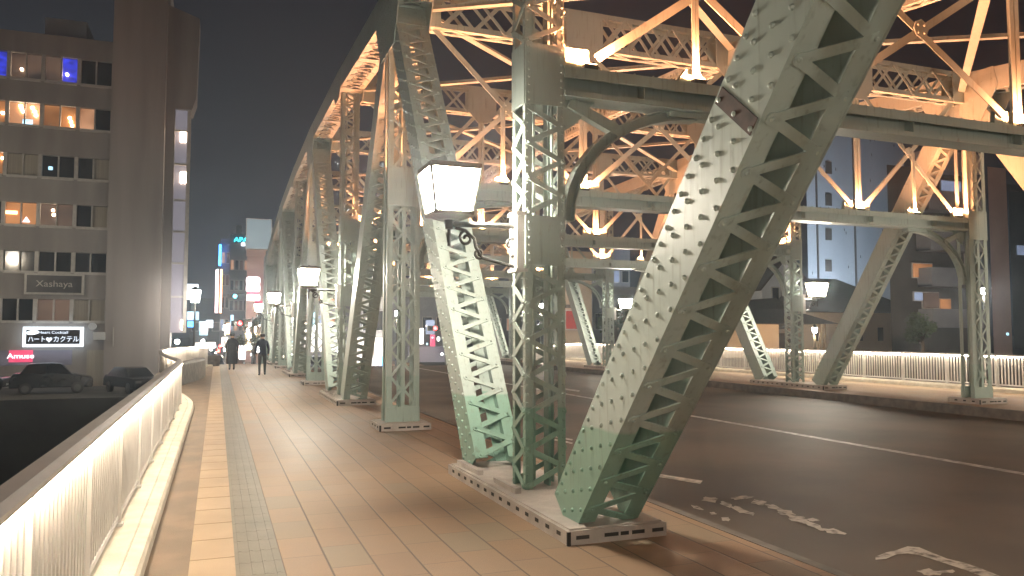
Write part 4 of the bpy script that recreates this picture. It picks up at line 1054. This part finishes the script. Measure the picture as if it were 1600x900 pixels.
for x_, lb in ((1290, 'added unseen light behind the tan hall brightening the blue slab, left one'), (1390, 'added unseen light behind the tan hall brightening the blue slab, right one')):
    c = at(x_, 500, 1, 63.5); r_ = empty('added_slab_flood', (c.x, 63.5, -.3)); tag(r_, lb, 'floodlight')  # added light sources, hidden by the hall, that brighten the slab
    m_ = MB(); m_.box(c.x-.3, c.x+.3, 63.3, 63.6, -.3, .1); m_.build('housing', 'iron_black', r_); m_ = MB(); m_.box(c.x-.25, c.x+.25, 63.62, 63.66, -.2, .08); m_.build('glass', 'sign_ice', r_)
    ld = bpy.data.lights.new('slab_fill_light', 'SPOT'); ld.energy = 3800; ld.color = (.80, .90, 1); ld.spot_size = R(120); ld.spot_blend = 1; ld.shadow_soft_size = .3
    lo = bpy.data.objects.new('slab_fill_light', ld); col.objects.link(lo); lo.location = (c.x, 63.8, .1); lo.rotation_euler = (R(130), 0, 0); lo.parent = r_; lo.matrix_parent_inverse = r_.matrix_basis.inverted()
for x, y, Y, lb in ((277, 534, 60, 'round headlight glow left of the street lamp pole'), (317, 533, 88, 'round white lamp at the street corner'), (512, 565, 64, 'bright round headlight low behind the truss base')):
    c = at(x, y, 1, Y); m_ = MB(); m_.disc((c.x, Y, c.z), (0, -1, 0), .16, .1, 14); tag(m_.build('round_lamp', 'head_light'), lb, 'lamp')
# many small far lights of the street, told apart by nothing
random.seed(21)
def specks(n, bx, Y0, Y1, mats_, label, grp, r0=.07, r1=.17):
    for i in range(n):
        x = random.uniform(bx[0], bx[2]); y = random.uniform(bx[1], bx[3]); Y = random.uniform(Y0, Y1); c = at(x, y, 1, Y)
        m_ = MB(); r_ = random.uniform(r0, r1); m_.frustum((c.x, Y), r_, r_*.9, c.z-r_*random.uniform(.7, 1.8), c.z+r_*random.uniform(.7, 1.8), 8)
        tag(m_.build('street_bulb', random.choice(mats_)), label, 'light', grp)
specks(26, (386, 505, 412, 556), 72, 79, ['bulb_white', 'bulb_warm', 'bulb_warm', 'bulb_white'], 'small bright bulb in the glitter of the shopping street right of the walking person', 'glittering bulbs of the shopping street', .06, .15)
specks(14, (324, 536, 352, 566), 68, 92, ['bulb_white', 'tail_light', 'bulb_white', 'tail_light'], 'small red or white vehicle light at the street end left of the walking person', 'vehicle lights at the street end', .06, .13)
specks(26, (426, 500, 562, 572), 70, 79, ['bulb_white', 'bulb_white', 'sign_ice', 'bulb_warm'], 'small white light flickering between the far truss posts', 'lights behind the far truss posts', .05, .14)
specks(9, (640, 508, 700, 566), 72, 79, ['bulb_white', 'sign_ice', 'sign_pinkwhite'], 'small light of the shops under the red traffic light', 'lights of the shops under the red traffic light', .05, .11)
lit(322, 500, 333, 512, 95, 'sign_white', 'small white board at the left of the deep street')
lit(352, 505, 359, 522, 93, 'sign_orange', 'small orange box sign below the pair of tall signs')
lit(360, 492, 365, 508, 100, 'sign_ice', 'small ice blue sign beside the blue green traffic light')
lit(398, 470, 410, 480, 93.5, 'sign_pink', 'small red board under the rounded white signboard')
lit(488, 488, 494, 512, 81, 'sign_ice', 'narrow ice blue vertical sign seen between truss posts')
# traffic waiting at the junction
car((-.2, 66, -1.7), R(90), 'car_silver', 'silver car stopped with red tail lights at the street end', 'tail')
for (x, Y, lt, pc, lb) in ((-2.3, 76, 'tail', 'car_black', 'black car with red tail lights farther down the street'), (-1.4, 90, 'head', 'car_silver', 'oncoming silver car with headlights in the street'),
                        (5.2, 64, 'head', 'car_black', 'oncoming black car with headlights behind the truss posts'), (8.3, 70, 'tail', 'car_silver', 'silver car with tail lights right of the hanger post')):
    car((x, Y, -1.9), R(90) if lt == 'tail' else R(90), pc, lb, lt) if lt == 'head' else car((x, Y, -1.9), R(90), pc, lb, lt)

# ------------------------------------------------------------------ right bank beyond the far railing
block(1265, 1420, 140, 76, 16, 'wall_blue', 'tall pale blue windowless apartment slab with thin dark pipes', base=-.4)
r_, a, b, zt_ = [None]*4
bb = [o for o in col.objects if o.name.startswith('building') and o.get('label', '').startswith('tall pale blue')][0]
for x in (1278, 1337):
    c = at(x, 400, 1, 75.9); m_ = MB(); m_.box(c.x-.09, c.x+.09, 75.8, 75.98, -.4, at(x, 160, 1, 75.9).z); m_.build('drain_pipe', 'wall_dark', bb)
for y in (312, 366, 415, 262):
    a = at(1290.5, y+9, 1, 75.9); b = at(1299.5, y-9, 1, 75.9); m_ = MB(); m_.box(a.x, b.x, 75.88, 75.98, a.z, b.z); m_.build('window', 'wall_dark', bb)
random.seed(3)
for i in range(26):
    x = random.uniform(1268, 1415); y = random.uniform(200, 470); a = at(x, y+3, 1, 75.9); m_ = MB(); m_.box(a.x, a.x+.07, 75.93, 75.99, a.z, a.z+.35); m_.build('vent', 'wall_dark', bb)
# white gabled house
Y = 58; a = at(1192, 520, 1, Y); b = at(1262, 520, 1, Y); zr = at(1226, 402, 1, Y).z; ze = at(1195, 448, 1, Y).z
r_ = empty('house', ((a.x+b.x)/2, Y, -.3)); tag(r_, 'white gabled house behind the far railing left of the blue slab', 'house')
m_ = MB(); xm = (a.x+b.x)/2; m_.poly([(a.x, Y, -.3), (b.x, Y, -.3), (b.x, Y, ze), (xm, Y, zr), (a.x, Y, ze)], (0, 1, 0), 8); m_.build('wall', 'wall_white', r_)
m_ = MB()
for s_, xe_ in ((-1, a.x), (1, b.x)): m_.bar((xm, Y+3.9, zr+.12), (xe_+s_*.6, Y+3.9, ze-.35), 8.8, .18, (0, 1, 0))
m_.build('roof', 'roof_tile', r_)
for x in (1211, 1225): p0 = at(x-4.5, 473, 1, Y); p1 = at(x+4.5, 450, 1, Y); m_ = MB(); m_.box(p0.x-.1, p1.x+.1, Y-.06, Y-.001, p0.z-.1, p1.z+.1); w_ = m_.build('window', 'window_frame', r_); m_ = MB(); m_.box(p0.x, p1.x, Y-.09, Y-.061, p0.z, p1.z); m_.build('pane', 'dark_glass', w_)
m_ = MB(); q0 = at(1130, 500, 1, Y-4); q1 = at(1250, 490, 1, Y-4); m_.poly([(q0.x, Y-4, q0.z-1.2), (q1.x, Y-4, q1.z-1.2), (q1.x, Y-1, q1.z+1.3), (q0.x, Y-1, q0.z+1.3)], (0, 0, 1), .2); m_.build('lean_to_roof', 'roof_tile', r_)
m_ = MB(); m_.box(q0.x+.3, q1.x-.3, Y-3.7, Y, -.3, q0.z-1.1); m_.build('lean_to_wall', 'wall_dark', r_)
# tan hall with hipped roof
Y = 54; a = at(1255, 520, 1, Y); b = at(1426, 520, 1, Y); z1 = at(1340, 487, 1, Y).z; z2 = at(1300, 438, 1, Y+5).z
r_ = empty('hall', ((a.x+b.x)/2, Y, -.3)); tag(r_, 'tan hall with a dark hipped tile roof behind the far railing', 'building')
m_ = MB(); m_.box(a.x, b.x, Y, Y+7, -.3, z1); m_.build('wall', 'wall_tan', r_)
m_ = MB(); e = .8; m_.add([(a.x-e, Y-e, z1-.1), (b.x+e, Y-e, z1-.1), (b.x+e, Y+7+e, z1-.1), (a.x-e, Y+7+e, z1-.1), (a.x+3, Y+3.5, z2), (b.x-5.5, Y+3.5, z2)], [(0,1,5,4),(1,2,5),(2,3,4,5),(3,0,4),(3,2,1,0)])
m_.build('roof', 'roof_tile', r_)
for i in range(5):
    xx = a.x+1.5+i*(b.x-a.x-3)/4; m_ = MB(); m_.box(xx-.3, xx+.3, Y-.05, Y-.001, .9, 2.1); m_.build('window', 'dark_glass' if i != 2 else 'wall_dark', r_)
# pavilion
Y = 46; a = at(1168, 520, 1, Y); b = at(1290, 520, 1, Y); z1 = at(1230, 506, 1, Y).z; z2 = at(1230, 484, 1, Y+3).z
r_ = empty('pavilion', ((a.x+b.x)/2, Y, -.3)); tag(r_, 'small open pavilion with tan back wall, beside the round garden lamp', 'pavilion')
m_ = MB(); m_.box(a.x, b.x-1.8, Y+3, Y+3.2, -.3, z1); m_.build('back_wall', 'wall_tan', r_)
m_ = MB(); m_.add([(a.x-.7, Y-.7, z1), (b.x+.7, Y-.7, z1), (b.x+.7, Y+4, z1), (a.x-.7, Y+4, z1), (a.x+1.6, Y+1.6, z2), (b.x-2, Y+1.6, z2)], [(0,1,5,4),(1,2,5),(2,3,4,5),(3,0,4),(3,2,1,0)]); m_.build('roof', 'roof_tile', r_)
for xx in (a.x+.2, (a.x+b.x)/2, b.x-.5, b.x): m_ = MB(); m_.box(xx-.06, xx+.06, Y, Y+.12, -.3, z1); m_.build('post', 'bark', r_)
# apartment block with balconies, right edge
Y = 47; a = at(1415, 520, 1, Y); c = at(1450, 520, 1, Y); b = at(1545, 520, 1, Y); zt_ = 15.5
r_ = empty('apartment_building', ((a.x+b.x)/2, Y, -.3)); tag(r_, 'dark brown apartment building with grey balconies and a few lit rooms at the right', 'building')
m_ = MB(); k_ = (Y+12)/(Y+1.4); m_.poly([(a.x, Y+1.4, -.3), (b.x+.4, Y+1.4, -.3), (b.x+8, Y+12, -.3), (a.x*k_, Y+12, -.3)], (0, 0, 1), zt_+.3); m_.build('wall', 'wall_dark', r_)
for y0, y1 in ((545, 511), (508, 482), (448, 419), (392, 362), (330, 300), (268, 238)):
    if (y0, y1) == (545, 511): y0, y1 = 512, 483
    if (y0, y1) == (508, 482): continue
    z0 = at(1500, y0, 1, Y).z; z1 = at(1500, y1, 1, Y).z; m_ = MB(); m_.box(c.x+.6, b.x, Y, Y+.12, z0, z1); m_.box(c.x+.6, b.x, Y+.12, Y+1.4, z0, z0+.18); m_.box(c.x+.6, c.x+.7, Y+.12, Y+1.4, z0, z1)
    m_.build('balcony', 'wall_mid', r_)
for x0, y0, x1, y1, mt in ((1426, 433, 1455, 413, 'win_orange'), (1433, 397, 1450, 391, 'sign_orange'), (1466, 434, 1482, 420, 'win_warm'), (1428, 469, 1440, 457, 'win_cool'), (1468, 483, 1484, 468, 'win_orange'), (1508, 415, 1513, 392, 'win_warm'), (1490, 355, 1502, 345, 'win_cool'),
                           (1425, 300, 1440, 285, 'win_dim'), (1470, 300, 1500, 285, 'win_cool'), (1442, 481, 1465, 458, 'win_dim'), (1545, 302, 1552, 283, 'bulb_warm')):
    if x0 == 1433: y0, y1 = 397, 391; continue
    p0 = at(x0, max(y0, y1), 1, Y+1.35); p1 = at(x1, min(y0, y1), 1, Y+1.35); m_ = MB(); m_.box(p0.x-.08, p1.x+.08, Y+1.3, Y+1.399, p0.z-.08, p1.z+.08); w_ = m_.build('window', 'window_frame' if mt != 'bulb_warm' else 'iron_black', r_)
    m_ = MB(); m_.box(p0.x, p1.x, Y+1.25, Y+1.299, p0.z, p1.z); m_.build('pane', mt, w_)
a = at(1552, 520, 1, Y-1); b = at(1581, 520, 1, Y-1)
m_ = MB(); k_ = (Y+6)/(Y-1); m_.poly([(a.x, Y-1, -.3), (b.x, Y-1, -.3), (b.x*k_, Y+6, -.3), (a.x*k_, Y+6, -.3)], (0, 0, 1), 15.8); m_.build('side_tower', 'wall_pink', r_)
r2, a, b, z_ = block(1584, 1700, 300, 66, 8, 'wall_dark', 'very dark building at the right picture edge with one pale window', base=-.3)
p0 = at(1590, 398, 1, 65.9); p1 = at(1602, 384, 1, 65.9); m_ = MB(); m_.box(p0.x, p1.x, 65.85, 65.98, p0.z, p1.z); m_.build('window', 'win_cool', r2)
p = at(1578, 522, 1, 45.5); m_ = MB(); m_.disc((p.x-.2, 45.6, p.z), (0, -1, 0), .12, .1); tag(m_.build('wall_light', 'sign_ice'), 'small icy wall light low on the pink side tower', 'light')
p = at(1504, 344, 1, 47)

# ------------------------------------------------------------------ trees
def tree(x, ytop, Y, base, rad, label, n=1500, lean=0, seed=1):
    rnd = random.Random(seed); c = at(x, ytop, 1, Y); top = c.z; cx = c.x; H = top-base
    r_ = empty('tree', (cx, Y, base)); tag(r_, label, 'tree')
    t_ = MB(); t_.tube([(cx, Y, base), (cx+.08, Y, base+H*.3), (cx-.05, Y+.1, base+H*.6), (cx, Y, base+H*.85)], .16, 7, .03)
    cl = []
    for i in range(9):
        a = rnd.uniform(0, 6.28); el = rnd.uniform(.45, .95); rr = rad*rnd.uniform(.4, .85)*(1.25-el*.7)
        e = Vector((cx+rr*math.cos(a), Y+rr*math.sin(a), base+H*el)); cl.append((e, rad*rnd.uniform(.28, .46)))
        t_.tube([(cx, Y, base+H*el*.6), ((cx+e.x)/2, (Y+e.y)/2, base+H*el*.85), e], .05, 5, .015)
    t_.build('trunk', 'bark', r_)
    cr = MB()
    for i in range(n):
        e, q = cl[rnd.randrange(len(cl))]; v = Vector((rnd.gauss(0, 1), rnd.gauss(0, 1), rnd.gauss(0, .8))).normalized()*q*rnd.uniform(.3, 1)**.6
        p = e+v; a = Vector((rnd.gauss(0, 1), rnd.gauss(0, 1), rnd.gauss(0, 1))).normalized(); b = a.orthogonal().normalized(); s_ = rnd.uniform(.07, .15)
        cr.add([p-a*s_, p+b*s_*.5, p+a*s_, p-b*s_*.5], [(0, 1, 2, 3)])
    cr.build('crown', 'leaf', r_)
tree(398, 486, 72, -2, 1.9, 'small leafy street tree behind the fourth lantern', 1600, seed=4)
tree(1440, 490, 44, -.3, 1.6, 'dark bushy tree in front of the apartment building', 2200, seed=9)
tree(962, 480, 50, -.3, 1.8, 'dark tree behind the far railing left of the big diagonal', 1800, seed=12)
#tree(280, 520, 53, -1.9, 1.6, 'low dark street tree beside the foot of the grey building', 1200, seed=15)

# ------------------------------------------------------------------ haze volume added for a glare-like glow round the lamps and lifted blacks
hz = MB(); hz.box(-70, 130, -31, 170, -8.2, 45)
hm_ = bpy.data.materials.new('glow_haze'); hm_.use_nodes = True; MATS['glow_haze'] = hm_
hn = hm_.node_tree; hn.nodes.remove(hn.nodes['Principled BSDF']); pv = hn.nodes.new('ShaderNodeVolumePrincipled')
pv.inputs['Color'].default_value = (.66, .82, 1, 1); pv.inputs['Density'].default_value = .0020; pv.inputs['Anisotropy'].default_value = .72
hn.links.new(pv.outputs[0], hn.nodes['Material Output'].inputs['Volume'])
tag(hz.build('haze', 'glow_haze'), kind='stuff')

# ------------------------------------------------------------------ render defaults
S.render.engine = 'CYCLES'
S.cycles.use_denoising = True
S.cycles.sample_clamp_indirect = 6
S.cycles.max_bounces = 6
